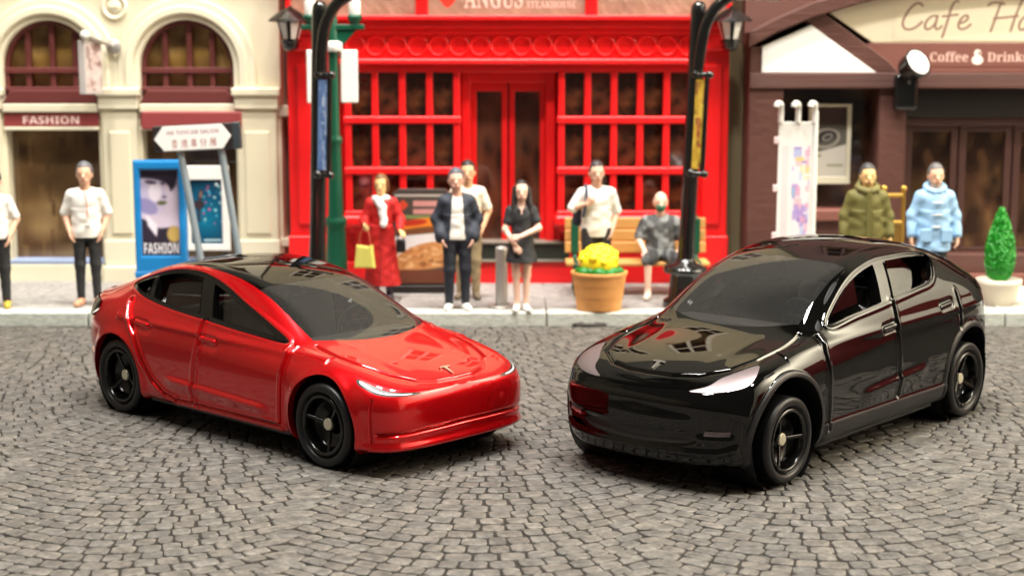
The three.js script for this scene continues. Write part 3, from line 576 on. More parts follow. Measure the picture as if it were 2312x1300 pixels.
{ // ---------------------------------------------------------------- the red saloon
  const AX = [1.435, -1.435], AY = .352, R = .395;
  const dlo = rounded([[.87, .922], [.6, 1.035], [.24, 1.165], [-.17, 1.3], [-.57, 1.365], [-.95, 1.345], [-1.27, 1.265], [-1.49, 1.17], [-1.3, 1.115], [-.84, 1.05], [-.13, .995], [.45, .945]], 5);
  const pillarB = [[-.17, .98], [-.43, 1.37]], pillarC = [[-1.04, 1.05], [-1.2, 1.3]];
  const frontDoor = [[.93, .93], [.95, .8], [.93, .5], [.9, .255], [-.27, .26], [-.25, .5], [-.19, .8], [-.2, 1.1], [.93, 1.0]];
  const rearCurve = [[-1.34, 1.05], [-1.28, .95], [-1.14, .78], [-1.0, .55], [-.86, .38], [-.7, .285], [-.54, .26]];
  const rearDoor = [...rearCurve, [-.27, .26], [-.25, .5], [-.19, .8], [-.2, 1.1], [-1.2, 1.1]];
  const shut = [[[.94, .97], [.95, .8], [.93, .5], [.9, .255]], [[-.19, .99], [-.19, .8], [-.25, .5], [-.28, .26]], rearCurve, [[.9, .25], [-.54, .255]]];
  const handles = [[-1.05, .875], [-.08, .845]];
  const hood = [[1.1, .66], [1.35, .665], [1.6, .63], [1.85, .54], [2.0, .38], [2.06, .2], [2.075, 0]];
  const handleSdf = (x, y) => Math.min(...handles.map(([a, b]) => Math.hypot(Math.max(Math.abs(x - a) - .085, 0), y - b + (x - a) * .07) - .024));
  const arch = (x, y) => Math.min(...AX.map((a) => Math.hypot(x - a, y - AY))) - R;
  const relief = (x, y, z, u, v) => {
    let d = 0;
    if (v > 5 && v < 8.4) d += .008 * Math.exp(-(((polySdf(x, y, dlo) - .012) / .014) ** 2));
    if (v < 6) {
      for (const s of shut) { const q = segDist(x, y, s); if (u > 5 && u < 16) d += groove(q, .013, .034) + .012 * Math.exp(-(((q - .032) / .014) ** 2)); }
      const a = arch(x, y);
      if (a > -.03 && u > 2.5 && u < 17) d += .022 * Math.exp(-((a / .05) ** 2));
      const k = (x + .72) / 1.5, yc = .445 - k * .065, t = y - yc;                                    // the crease low on the doors
      if (k > 0 && k < 1) d += smooth(k, 0, .12) * (1 - smooth(k, .9, 1)) * .028 * (t > 0 ? Math.exp(-((t / .018) ** 2)) : Math.exp(-((t / .07) ** 2)));
      if (u > 5.2 && u < 14) d += .012 * Math.exp(-(((y - .86 - .02 * (1 - x)) / .03) ** 2));          // shoulder line
      const h = handleSdf(x, y);
      if (u > 6 && u < 15 && h < .1) d += groove(h - .006, .014, .018) + (h < 0 ? .006 : 0) - .012 * Math.exp(-(((h - .03) / .02) ** 2)) * (y < .87 ? 1 : .2);
      d += groove(segDist(u, v, [[0, 2.2], [1, 2.15], [2.1, 2.05], [2.75, 2.0]]), .09, .036);           // bumper slot
      if (u < 4) d += groove(segDist(u, v, [[3.05, 1.1], [3.05, 3.9]]), .05, .02) + .035 * Math.exp(-(((v - 1.15) / .3) ** 2)) * (u < 3 ? 1 : 4 - u);
      if (u > 15) d += groove(Math.abs(v - 2.6), .12, .02);
    }
    if (v > 4.3 && x > 1.0) d += groove(segDist(x, z, hood), .014, .022);
    if (v > 5 && x > 1 && x < 2.0) d += .004 * Math.exp(-(((z - .47 + (x - 1.1) * .12) / .06) ** 2)) * smooth(x, 1.0, 1.2) * (1 - smooth(x, 1.7, 2.0));
    return d;
  };
  const S = new Shell(CARS.saloon, relief);
  const car = thing('red_toy_car', 'glossy red model saloon car with black glass roof on the cobbles', 'toy car', [-1.96, 0, -14.08], -43 * Math.PI / 180);
  let rest = S.tris, p, cut;
  [p, rest, cut] = S.split(rest, (x, y, z, u, v) => (v < 5.3 && u > 2.2 && u < 17 ? arch(x, y) : 1));
  const archWalls = S.walls(cut, .06, { both: true, flat: true });
  // side windows: black frame, sunk panes
  let frame, panes = [];
  [frame, rest] = S.split(rest, (x, y, z, u, v) => (v > 5 && v < 8.4 ? polySdf(x, y, dlo) : 1));
  const line = (L, x, y) => { const [a, b] = L, dx = b[0] - a[0], dy = b[1] - a[1]; return ((x - a[0]) * dy - (y - a[1]) * dx) / Math.hypot(dx, dy); };   // positive towards the nose
  const zones = [(x, y) => -line(pillarB, x, y) + .075, (x, y) => Math.max(line(pillarB, x, y) + .07, -line(pillarC, x, y) + .04), (x, y) => line(pillarC, x, y) + .03];
  const insets = [.038, .034, .026];
  zones.forEach((zone, k) => { let w, c; [w, frame, c] = S.split(frame, (x, y) => Math.max(polySdf(x, y, dlo) + insets[k], zone(x, y))); panes.push([w, c]); });
  // glass over the top
  const edge = (x) => { const T = [[-2.2, .34], [-1.9, .4], [-1.45, .45], [-1.13, .485], [-.8, .515], [-.4, .535], [0, .55], [.4, .575], [.8, .61], [1.05, .63], [1.3, .62]]; let i = 0; while (i < T.length - 2 && x > T[i + 1][0]) i++; return lerp(T[i][1], T[i + 1][1], (x - T[i][0]) / (T[i + 1][0] - T[i][0])); };
  let top;
  [top, rest] = S.split(rest, (x, y, z, u, v) => (v > 6.4 ? Math.max(z - edge(x), x - (1.235 - .2 * (z / .62) ** 2), -1.93 + .06 * (z / .5) ** 2 - x) : 1));
  let screen, roof, rear;
  [screen, top] = S.split(top, (x, y, z) => .32 - .06 * (z / .55) ** 2 - x);
  [rear, roof] = S.split(top, (x) => x + 1.12);
  let lamp, led, tail, doorF, doorR, bonnet;
  [lamp, rest] = S.split(rest, (x, y, z, u, v) => (u < 4.6 && v > 3.5 ? polySdf(u, v * 2, rounded([[1.4, 9.3], [2.2, 8.8], [2.85, 8.62], [3.4, 8.74], [3.85, 8.98], [3.98, 9.6], [3.4, 9.66], [2.85, 9.52], [2.2, 9.62], [1.45, 9.88]], 4)) : 1));
  [led, lamp] = S.split(lamp, (x, y, z, u, v) => polySdf(u, v * 2, rounded([[1.65, 9.42], [2.2, 9.06], [2.85, 8.88], [3.4, 8.98], [3.82, 9.2], [3.86, 9.52], [3.3, 9.24], [2.8, 9.1], [2.2, 9.3], [1.65, 9.6]], 4)));
  [tail, rest] = S.split(rest, (x, y, z, u, v) => (u > 14.5 ? polySdf(u * .6, v, [[9.05, 4.4], [9.3, 3.95], [9.8, 3.9], [10.3, 4.1], [10.3, 4.85], [9.5, 5.0], [9.1, 4.9]]) : 1));
  const low = (v) => v < 6;
  [doorF, rest] = S.split(rest, (x, y, z, u, v) => (low(v) ? polySdf(x, y, frontDoor) : 1));
  [doorR, rest] = S.split(rest, (x, y, z, u, v) => (low(v) ? polySdf(x, y, rearDoor) : 1));
  [bonnet, rest] = S.split(rest, (x, y, z, u, v) => (v > 4.5 && x > .95 ? polySdf(x, z, [[.9, -1], [.9, .66], ...hood, [2.075, -1]]) : 1));
  part(car, 'body', [S.geometry(rest, { both: true }), archWalls], M.redPaint);
  part(car, 'bonnet', S.geometry(bonnet, { both: true }), M.redPaint);
  for (const side of [1, -1]) {
    for (const d of [doorR, doorF]) {
      let g, r; [g, r] = S.split(d, (x, y) => handleSdf(x, y));
      const door = part(car, 'door', S.geometry(r, { side }), M.redPaint);
      part(door, 'door_handle', S.geometry(g, { side }), M.redPaint);
    }
    const trim = part(car, 'window_frame', [S.geometry(frame, { side, sink: .004 }), ...panes.map(([, c]) => S.walls(c, .075, { side }))], M.gloss);
    for (const [w] of panes) part(trim, 'window_pane', S.geometry(w, { side, sink: .07 }), M.darkTint);
    const hl = part(car, 'headlight', S.geometry(lamp, { side, sink: .004 }), M.lampBlack);
    part(hl, 'lamp_strip', S.geometry(led, { side, sink: .001 }), M.lampWhite);
    part(car, 'tail_light', S.geometry(tail, { side, sink: -.016 }), M.tailLens);
  }
  part(car, 'windscreen', S.geometry(screen, { both: true, sink: .004 }), M.tint);
  part(car, 'roof_panel', S.geometry(roof, { both: true, sink: .003 }), M.gloss);
  part(car, 'rear_window', S.geometry(rear, { both: true, sink: .004 }), M.darkTint);
  for (const a of AX) for (const s of [1, -1]) part(car, 'wheel_well', [new THREE.CylinderGeometry(R + .012, R + .012, .42, 40, 1, true).rotateX(Math.PI / 2).translate(a, AY, s * .66), new THREE.CircleGeometry(R + .012, 32).translate(a, AY, s * .46)], M.blackPlastic);
  addEmblem(car, CARS.saloon, 1.97);
  addCabin(car, .93, 1.4, 1.3, true);
  for (const [i, a] of AX.entries()) for (const s of [1, -1]) addWheel(car, a, .345, s * .79, [.32, 1.35][i] + s, s);
}
{ // ---------------------------------------------------------------- the black crossover
  const AX = [1.52, -1.53], AY = .385, R = .455;
  const dlo = rounded([[.75, 1.115], [.45, 1.32], [.14, 1.455], [-.22, 1.53], [-.55, 1.54], [-.92, 1.53], [-1.24, 1.48], [-1.14, 1.385], [-1.0, 1.3], [-.62, 1.255], [-.15, 1.212], [.35, 1.16]], 5);
  const pillarB = [[-.145, 1.19], [-.345, 1.56]];
  const frontDoor = [[.92, 1.06], [.96, .95], [.95, .6], [.93, .36], [-.2, .4], [-.2, .6], [-.17, .95], [-.22, 1.25], [.9, 1.2]];
  const rearCurve = [[-1.34, 1.3], [-1.335, 1.17], [-1.31, 1.02], [-1.31, .87], [-1.2, .72], [-1.08, .6], [-1.03, .46], [-1.03, .4]];
  const rearDoor = [...rearCurve, [-.2, .4], [-.2, .6], [-.17, .95], [-.22, 1.25], [-1.0, 1.36]];
  const shut = [[[.9, 1.1], [.96, .95], [.95, .6], [.93, .33]], [[-.22, 1.21], [-.17, .95], [-.2, .6], [-.2, .42]], rearCurve.slice(1, 4)];
  const handles = [[-1.09, 1.085], [-.07, 1.02]];
  const hood = [[1.02, .69], [1.3, .7], [1.6, .68], [1.85, .6], [2.0, .42], [2.07, .2], [2.085, 0]];
  const handleSdf = (x, y) => Math.min(...handles.map(([a, b]) => Math.hypot(Math.max(Math.abs(x - a) - .1, 0), y - b + (x - a) * .07) - .024));
  const dArch = (x, y) => Math.min(...AX.map((a) => Math.hypot(x - a, y - AY)));
  const relief = (x, y, z, u, v) => {
    let d = 0;
    if (v > 5 && v < 8.4) d += .012 * Math.exp(-(((polySdf(x, y, dlo) - .01) / .016) ** 2));
    if (v < 6) {
      for (const s of shut) if (u > 5 && u < 16) d += groove(segDist(x, y, s), .012, .03) + .005 * Math.exp(-(((segDist(x, y, s) - .034) / .014) ** 2));
      const a = dArch(x, y);
      if (a > R - .05 && u > 2.5 && u < 17) d += .017 * smooth(a, R - .03, R + .006) * (1 - smooth(a, R + .036, R + .052));
      if (u > 5.5 && u < 13.5) d += .02 * (1 - smooth(y, .37, .4)) * smooth(x, -1.15, -1.0) * (1 - smooth(x, .95, 1.05));
      const k = (x + .75) / 1.2, yc = .6 - k * .08, t = y - yc;
      if (k > 0 && k < 1) d += smooth(k, 0, .15) * (1 - smooth(k, .85, 1)) * .02 * (t > 0 ? Math.exp(-((t / .03) ** 2)) : Math.exp(-((t / .09) ** 2)));
      if (u > 5.2 && u < 15) d += .01 * Math.exp(-(((y - 1.0 - .03 * (1 - x) / 2) / .04) ** 2));
      const h = handleSdf(x, y);
      if (u > 6 && u < 15 && h < .1) d += groove(h - .004, .013, .016) + (h < 0 ? .004 : 0);
      if (u < 3.4) d -= .022 * (1 - smooth(Math.abs(v - 2.1 - .12 * u), .1, .34)) * (1 - smooth(u, 1.0, 1.6));        // wide lower intake
      if (u < 4) d += groove(segDist(u, v, [[-1, 1.55], [2.0, 1.6], [2.6, 1.75]]), .14, -.02);
      if (u < 4) d -= .02 * Math.exp(-((segDist(u, v, [[1.55, 2.42], [2.4, 2.36]]) / .14) ** 2));
      if (u < 4) d += groove(segDist(u, v, [[0, 3.75], [1.2, 3.6], [2.4, 3.2], [3.0, 2.9]]), .3, -.012);
    }
    if (v > 4.3 && x > .95) d += groove(segDist(x, z, hood), .014, .022);
    if (v > 5 && x > .9 && x < 2.05) d += .003 * Math.exp(-(((z - .5 + (x - 1.0) * .12) / .06) ** 2)) * smooth(x, .9, 1.15) * (1 - smooth(x, 1.7, 2.05));
    if (v > 7.5 && x < -2.1) d += .02 * Math.exp(-(((x + 2.3) / .06) ** 2));
    return d;
  };
  const S = new Shell(CARS.crossover, relief);
  const car = thing('black_toy_car', 'glossy black model crossover car with silvery headlights on the cobbles', 'toy car', [2.44, 0, -13.7], -131.3 * Math.PI / 180);
  let rest = S.tris, cut, gone;
  [gone, rest, cut] = S.split(rest, (x, y, z, u, v) => (v < 5.2 && u > 2.2 && u < 17 ? dArch(x, y) - R : 1));
  const archWalls = S.walls(cut, .07, { both: true, flat: true });
  let flare, sill, frame, panes = [];
  [flare, rest] = S.split(rest, (x, y, z, u, v) => (v < 5 && u > 2.2 && u < 17 ? dArch(x, y) - R - .045 : 1));
  [sill, rest] = S.split(rest, (x, y, z, u, v) => (u > 4.5 && u < 14.5 && v < 3 ? y - .385 : 1));
  [frame, rest] = S.split(rest, (x, y, z, u, v) => (v > 5 && v < 8.4 ? polySdf(x, y, dlo) : 1));
  const line = (L, x, y) => { const [a, b] = L, dx = b[0] - a[0], dy = b[1] - a[1]; return ((x - a[0]) * dy - (y - a[1]) * dx) / Math.hypot(dx, dy); };
  const zones = [(x, y) => -line(pillarB, x, y) + .085, (x, y) => line(pillarB, x, y) + .085];
  zones.forEach((zone) => { let w, c; [w, frame, c] = S.split(frame, (x, y) => Math.max(polySdf(x, y, dlo) + .02, zone(x, y))); panes.push([w, c]); });
  const edge = (x) => { const T = [[-2.3, .34], [-1.9, .46], [-1.5, .52], [-1.13, .55], [-.4, .57], [0, .58], [.4, .595], [.8, .62], [1.0, .63], [1.3, .62]]; let i = 0; while (i < T.length - 2 && x > T[i + 1][0]) i++; return lerp(T[i][1], T[i + 1][1], (x - T[i][0]) / (T[i + 1][0] - T[i][0])); };
  let top, screen, roof, rear, lamp, tail, doorF, doorR, bonnet, grille, fog;
  [top, rest] = S.split(rest, (x, y, z, u, v) => (v > 6.4 ? Math.max(z - edge(x), x - (1.105 - .17 * (z / .62) ** 2), -2.02 - x) : 1));
  [screen, top] = S.split(top, (x, y, z) => .2 - .05 * (z / .55) ** 2 - x);
  [rear, roof] = S.split(top, (x) => x + 1.2);
  [lamp, rest] = S.split(rest, (x, y, z, u, v) => (u < 4.6 && v > 3.5 ? polySdf(u, v, rounded([[1.15, 4.5], [1.8, 5.1], [2.6, 5.75], [3.6, 5.75], [4.3, 5.5], [3.75, 4.72], [3.05, 4.3], [2.2, 4.28], [1.5, 4.34]], 5)) : 1));
  [fog, rest] = S.split(rest, (x, y, z, u, v) => (u < 4 ? polySdf(u, v, [[1.58, 2.3], [2.4, 2.26], [2.42, 2.44], [1.6, 2.5]]) : 1));
  [grille, rest] = S.split(rest, (x, y, z, u, v) => (u < 4 && v < 4 ? polySdf(u, v, rounded([[-1.5, 1.92], [1.1, 2.0], [1.42, 2.16], [1.1, 2.36], [-1.5, 2.4]], 6)) : 1));
  [tail, rest] = S.split(rest, (x, y, z, u, v) => (u > 14.5 ? polySdf(u * .6, v, [[9.0, 4.5], [9.5, 4.15], [10.4, 4.2], [10.4, 4.75], [9.6, 4.85], [9.1, 4.85]]) : 1));
  const low = (v) => v < 6;
  [doorF, rest] = S.split(rest, (x, y, z, u, v) => (low(v) ? polySdf(x, y, frontDoor) : 1));
  [doorR, rest] = S.split(rest, (x, y, z, u, v) => (low(v) ? polySdf(x, y, rearDoor) : 1));
  [bonnet, rest] = S.split(rest, (x, y, z, u, v) => (v > 4.5 && x > .9 ? polySdf(x, z, [[.85, -1], [.85, .69], ...hood, [2.085, -1]]) : 1));
  const satin = phy(lin(.007, .007, .008), .4);
  part(car, 'body', S.geometry(rest, { both: true }), M.blackPaint);
  part(car, 'bonnet', S.geometry(bonnet, { both: true }), M.blackPaint);
  part(car, 'arch_trim', [S.geometry(flare, { both: true }), archWalls], satin).userData.kind = 'stuff';
  part(car, 'sill_trim', S.geometry(sill, { both: true }), satin).userData.kind = 'stuff';
  for (const side of [1, -1]) {
    for (const d of [doorR, doorF]) {
      let g, r; [g, r] = S.split(d, (x, y) => handleSdf(x, y));
      const door = part(car, 'door', S.geometry(r, { side }), M.blackPaint);
      part(door, 'door_handle', S.geometry(g, { side }), M.blackPaint);
    }
    const trim = part(car, 'window_frame', [S.geometry(frame, { side, sink: .012 }), ...panes.map(([, c]) => S.walls(c, .12, { side }))], M.gloss);
    for (const [w] of panes) part(trim, 'window_pane', S.geometry(w, { side, sink: .11, upright: w === panes[0][0] ? .75 : .1 }), M.darkTint);
    part(car, 'headlight', S.geometry(lamp, { side, sink: .006 }), M.lampLens);
    part(car, 'fog_lamp', S.geometry(fog, { side, sink: -.004 }), M.lampLens);
    part(car, 'tail_light', S.geometry(tail, { side, sink: -.008 }), M.tailLens);
  }
  part(car, 'windscreen', S.geometry(screen, { both: true, sink: .004 }), M.tint);
  part(car, 'roof_panel', S.geometry(roof, { both: true, sink: .003 }), M.gloss);
  part(car, 'rear_window', S.geometry(rear, { both: true, sink: .004 }), M.darkTint);
  part(car, 'lower_grille', S.geometry(grille, { both: true, sink: .004 }), M.blackPlastic);
  for (const a of AX) for (const s of [1, -1]) part(car, 'wheel_well', [new THREE.CylinderGeometry(R + .012, R + .012, .42, 40, 1, true).rotateX(Math.PI / 2).translate(a, AY, s * .68), new THREE.CircleGeometry(R + .012, 32).translate(a, AY, s * .48)], M.blackPlastic);
  addEmblem(car, CARS.crossover, 1.99);
  addCabin(car, 1.12, 1.6, 1.5, true);
  for (const [i, a] of AX.entries()) for (const s of [1, -1]) addWheel(car, a, .345, s * .82, [-1.57, -2.1][i], s);
}
// ---------------------------------------------------------------- street furniture
const P = {};
P.black = phy(lin(.006, .006, .0055), .22, { clearcoat: .5, clearcoatRoughness: .1 }); P.green = phy(srgb(6, 78, 54), .4); P.white = std(srgb(236, 234, 228), .5); P.grey = std(srgb(128, 140, 146), .4);
P.steel = std(srgb(178, 174, 168), .36, { metalness: .5 }); P.terracotta = std(srgb(214, 150, 84), .65); P.wood = std(srgb(206, 154, 86), .55);
P.lanternGlass = std(srgb(246, 246, 244), .4);
const PAVE = .15;
function lampPost(label, x, z, lean, flip, printed) {          // black post with a bent arm and a narrow banner held by two rails
  const t = thing('black_lamp_post', label, 'lamp post', [x, PAVE, z], 0, 'black lamp posts with banners');
  t.rotation.z = lean;
  part(t, 'base', lathe([[0, 0], [.26, 0], [.26, .08], [.2, .12], [.18, .4], [.27, .43], [.27, .5], [.14, .55], [.11, .6]], 28), P.black);
  part(t, 'pole', lathe([[.11, .55], [.098, .9], [.098, 3.6], [.088, 3.68], [.05, 3.73], [0, 3.74]], 24), P.black);
  part(t, 'arm', tube([[.02, 2.9, .06], [.04, 3.2, .1], [.09, 3.48, .14], [.22, 3.7, .16], [.5, 3.86, .16], [.8, 3.9, .16]], .07), P.black);
  const head = part(t, 'lamp_head', [box(.36, .98, 3.78, 3.92, .02, .3, .04)], P.black);
  part(head, 'lamp_glass', box(.42, .92, 3.765, 3.785, .06, .26), P.white);
  const b = sub(t, 'banner');
  for (const y of [1.66, 2.86]) part(b, 'rail', [rod([0, y, .06], [.15, y, .1], .034), ball(.16, y, .1, .05), ball(0, y, .07, .06)], P.black);
  part(b, 'banner_pole', rod([.135, 1.66, .1], [.135, 2.86, .1], .03), P.black);
  part(b, 'banner_cloth', box(.0, .112, 1.72, 2.8, .085, .1), printed);
}
const streaks = (seed, base, cols) => std(0xffffff, .6, { map: canvas(64, 256, (g, w, h) => { const r = rngOf(seed); g.fillStyle = base; g.fillRect(0, 0, w, h); for (let i = 0; i < 40; i++) { g.fillStyle = cols[Math.floor(r() * cols.length)]; g.globalAlpha = .6; g.fillRect(r() * w, r() * h, 6 + r() * 22, 6 + r() * 40); } }) });
lampPost('black lamp post with a blue banner beside the green lamp post', -2.4, -19.35, -.028, 1, streaks(4, '#54709c', ['#7f9cc4', '#9fb0cc', '#3f5a88', '#c4ccd8']));
lampPost('black lamp post with a yellow banner in front of the bench', 2.13, -19.55, -.035, 1, streaks(6, '#b08c24', ['#d0b03c', '#9a3020', '#d8c050', '#6a4c18', '#5a1c14']));
{ // green lamp post with two white boards
  const t = thing('green_lamp_post', 'green fluted lamp post with white boards and white globes', 'lamp post', [-2.27, PAVE, -20.45]);
  part(t, 'pole', lathe([[0, 0], [.24, 0], [.24, .1], [.15, .14], [.12, .9], [.14, .93], [.14, 1.0], [.1, 1.04], [.08, 1.95], [.1, 1.98], [.1, 2.04], [.07, 2.08], [.062, 3.1], [.095, 3.14], [.06, 3.3], [.06, 3.6], [0, 3.62]], 24), P.green);
  part(t, 'cross_arm', [box(-.4, .4, 3.4, 3.47, -.05, .05, .015), prism([[-.3, 3.4], [.3, 3.4], [.12, 3.2], [-.12, 3.2]], .05, .01).translate(0, 0, -.025)], P.green);
  for (const s of [-1, 1]) {
    const l = sub(t, 'lantern', [s * .28, 3.47, 0]);
    part(l, 'lantern_cup', lathe([[0, 0], [.05, 0], [.1, .08], [.09, .12], [0, .12]], 18), P.green);
    part(l, 'lamp_cup', lathe([[.06, .1], [.075, .12], [.08, .28], [.05, .3], [0, .3]], 18), P.white);
  }
  part(t, 'collar', lathe([[.07, 3.12], [.12, 3.14], [.12, 3.24], [.07, 3.26]], 20), P.white);
  part(t, 'board', box(.09, .31, 2.48, 3.15, -.02, .03, .02), P.white);
  const b2 = part(t, 'board', box(-.35, -.1, 2.48, 3.15, -.02, .03, .02), P.white); b2.rotation.y = .35;
}
function wallLantern(x, label) {
  const t = thing('wall_lantern', label, 'lantern', [x, 3.38, -21.1], 0, 'black wall lanterns on the red restaurant');
  t.scale.set(K, K * .66, K);
  part(t, 'bracket', [box(-.05, .05, .0, .34, -.5, -.36, .02), rod([0, .06, -.44], [0, .02, -.05], .03)], P.black);
  part(t, 'body', [lathe([[0, -.16], [.05, -.14], [.11, -.08], [.1, 0], [.14, .03], [.12, .06], [0, .06]], 20), lathe([[.31, .43], [.28, .48], [.15, .62], [.1, .66], [.04, .7], [0, .76]], 6)], P.black);
  part(t, 'lantern_cage', lathe([[.1, .05], [.185, .45]], 6), P.black);
  for (let i = 0; i < 6; i++) {
    const a = i * Math.PI / 3 + Math.PI / 6, q = (w, y, r, k) => [Math.sin(a) * r + Math.cos(a) * w * k, y, Math.cos(a) * r - Math.sin(a) * w * k], c = Math.cos(Math.PI / 6);
    const P4 = [q(-1, .09, .112 * c + .006, .034), q(1, .09, .112 * c + .006, .034), q(1, .42, .181 * c + .006, .058), q(-1, .42, .181 * c + .006, .058)], g = new THREE.BufferGeometry();
    g.setAttribute('position', new THREE.Float32BufferAttribute([...P4[0], ...P4[1], ...P4[2], ...P4[0], ...P4[2], ...P4[3]], 3)); g.computeVertexNormals();
    part(t, 'lantern_glass', g, P.lanternGlass);
  }
}
wallLantern(-2.9, 'black six-sided wall lantern over the restaurant pilaster beside the cream shop');
wallLantern(2.86, 'black six-sided wall lantern over the restaurant pilaster beside the cafe');
{ // hanging sign on a bracket
  const t = thing('projecting_sign', 'pale grey sign hanging from a wall bracket between the two arches', 'sign', [-5.56, 2.72, -21.4]);
  part(t, 'bracket', [rod([-.02, .76, .28], [.2, .62, -.32], .03), lathe([[0, 0], [.1, 0], [.1, .04], [0, .06]], 18).rotateX(Math.PI / 2).translate(.2, .62, -.3)], P.steel);
  part(t, 'bracket_end', ball(-.03, .77, .3, .06), P.white);
  const board = part(t, 'board', box(-.05, .05, 0, .7, -.12, .3, .01), std(srgb(196, 188, 184), .5)); board.rotation.y = -.3;
  const m = std(0xffffff, .5, { map: canvas(128, 256, (g, w, h) => { const r = rngOf(2); g.fillStyle = '#c9b8b4'; g.fillRect(0, 0, w, h); for (let i = 0; i < 30; i++) { g.fillStyle = ['#8a6a64', '#e0cfcb', '#6a5250'][i % 3]; g.globalAlpha = .5; g.beginPath(); g.ellipse(r() * w, r() * h, 8 + r() * 20, 10 + r() * 26, 0, 0, 7); g.fill(); } }) });
  part(board, 'printed_face', new THREE.PlaneGeometry(.36, .62).rotateY(Math.PI / 2).translate(.053, .35, .09), m);
}
{ // blue advertising column
  const t = thing('blue_poster_stand', 'blue framed poster stand showing a fashion portrait', 'poster stand', [-4.57, PAVE, -20.65], .04);
  const blue = phy(srgb(18, 128, 196), .4);
  part(t, 'frame', prism([[-.33, .1], [.33, .1], [.33, 1.74], [-.33, 1.74]], .2, .025, [[[-.245, .5], [.245, .5], [.245, 1.62], [-.245, 1.62]]]).translate(0, 0, -.1), blue);
  part(t, 'back_panel', box(-.3, .3, .4, 1.68, -.08, .03), blue);
  part(t, 'foot', [box(-.36, .36, 0, .14, -.13, .13, .02), box(-.345, .345, .22, .3, -.115, .115, .02)], blue);
  part(t, 'poster', sheet(-.245, .245, .5, 1.62, .04), std(0xffffff, .35, { map: canvas(256, 586, (g, w, h) => {
    g.fillStyle = '#d8c8da'; g.fillRect(0, 0, w, h);
    g.filter = 'blur(5px)';
    g.fillStyle = '#cfc2dc'; g.beginPath(); g.moveTo(0, 20); g.lineTo(150, 30); g.bezierCurveTo(168, 90, 172, 120, 166, 140); g.bezierCurveTo(184, 168, 190, 184, 170, 192); g.bezierCurveTo(176, 206, 176, 236, 160, 246); g.bezierCurveTo(160, 290, 130, 318, 96, 316); g.lineTo(0, 270); g.fill();
    g.fillStyle = '#9d94c4'; g.beginPath(); g.ellipse(40, 250, 76, 50, .5, 0, 7); g.fill();
    g.fillStyle = '#ece2f0'; g.beginPath(); g.ellipse(96, 150, 44, 66, .1, 0, 7); g.fill();
    g.fillStyle = '#2c2436'; g.beginPath(); g.moveTo(0, 0); g.lineTo(256, 0); g.bezierCurveTo(250, 60, 236, 130, 200, 150); g.bezierCurveTo(196, 90, 150, 62, 0, 58); g.fill();
    g.fillStyle = '#3c3048'; g.beginPath(); g.ellipse(70, 86, 40, 11, .12, 0, 7); g.fill(); g.beginPath(); g.ellipse(150, 94, 16, 9, .1, 0, 7); g.fill(); g.beginPath(); g.ellipse(158, 186, 14, 7, .2, 0, 7); g.fill();
    g.fillStyle = '#5c5f3a'; g.beginPath(); g.ellipse(140, 226, 34, 13, -.08, 0, 7); g.fill();
    g.fillStyle = '#2e2636'; g.beginPath(); g.moveTo(0, 330); g.lineTo(60, 360); g.lineTo(120, 400); g.lineTo(240, 390); g.lineTo(256, 600); g.lineTo(0, 600); g.fill();
    g.fillStyle = '#efe6f0'; g.beginPath(); g.moveTo(30, 300); g.lineTo(110, 380); g.lineTo(98, 460); g.lineTo(40, 380); g.fill();
    g.fillStyle = '#c9a860'; g.beginPath(); g.ellipse(215, 440, 46, 56, 0, 0, 7); g.fill();
    g.filter = 'none';
    g.fillStyle = '#f2ecec'; g.font = 'bold 96px sans-serif'; g.save(); g.translate(6, 572); const k = 244 / g.measureText('FASHION').width; g.scale(k, 1.05); g.fillText('FASHION', 0, 0); g.restore();
  }) }));
}
{ // poster hung in the cream shop's window
  const t = thing('window_poster', 'white framed dark blue poster in the cream shop window', 'poster', [-4.16, .6, -21.72]);
  part(t, 'frame', prism([[-.3, -.02], [.3, -.02], [.3, 1.14], [-.3, 1.14]], .06, .01, [[[-.23, .07], [.2, .07], [.2, .95], [-.23, .95]]]), P.white);
  part(t, 'poster', sheet(-.24, .21, .06, .96, .03), std(0xffffff, .35, { map: canvas(256, 512, (g, w, h) => {
    const q = g.createRadialGradient(120, 330, 10, 128, 260, 300); q.addColorStop(0, '#0c7090'); q.addColorStop(.6, '#084a68'); q.addColorStop(1, '#122e3e'); g.fillStyle = q; g.fillRect(0, 0, w, h);
    g.filter = 'blur(3px)'; g.fillStyle = '#3a2c30'; g.beginPath(); g.ellipse(70, 200, 40, 36, 0, 0, 7); g.fill(); g.beginPath(); g.ellipse(84, 130, 16, 56, .2, 0, 7); g.fill(); g.fillRect(60, 220, 18, 110); g.fillStyle = '#8a6a5c'; g.beginPath(); g.ellipse(86, 120, 10, 26, .2, 0, 7); g.fill();
    const r = rngOf(12); for (let i = 0; i < 26; i++) { g.fillStyle = ['#c85a86', '#9fd0dc', '#5fb2c8', '#e8f0f0'][i % 4]; g.beginPath(); g.arc(100 + r() * 150, 30 + r() * 400, 4 + r() * 10, 0, 7); g.fill(); }
    g.fillStyle = '#cfe0e4'; g.fillRect(100, 470, 140, 14); g.filter = 'none';
  }) }));
}
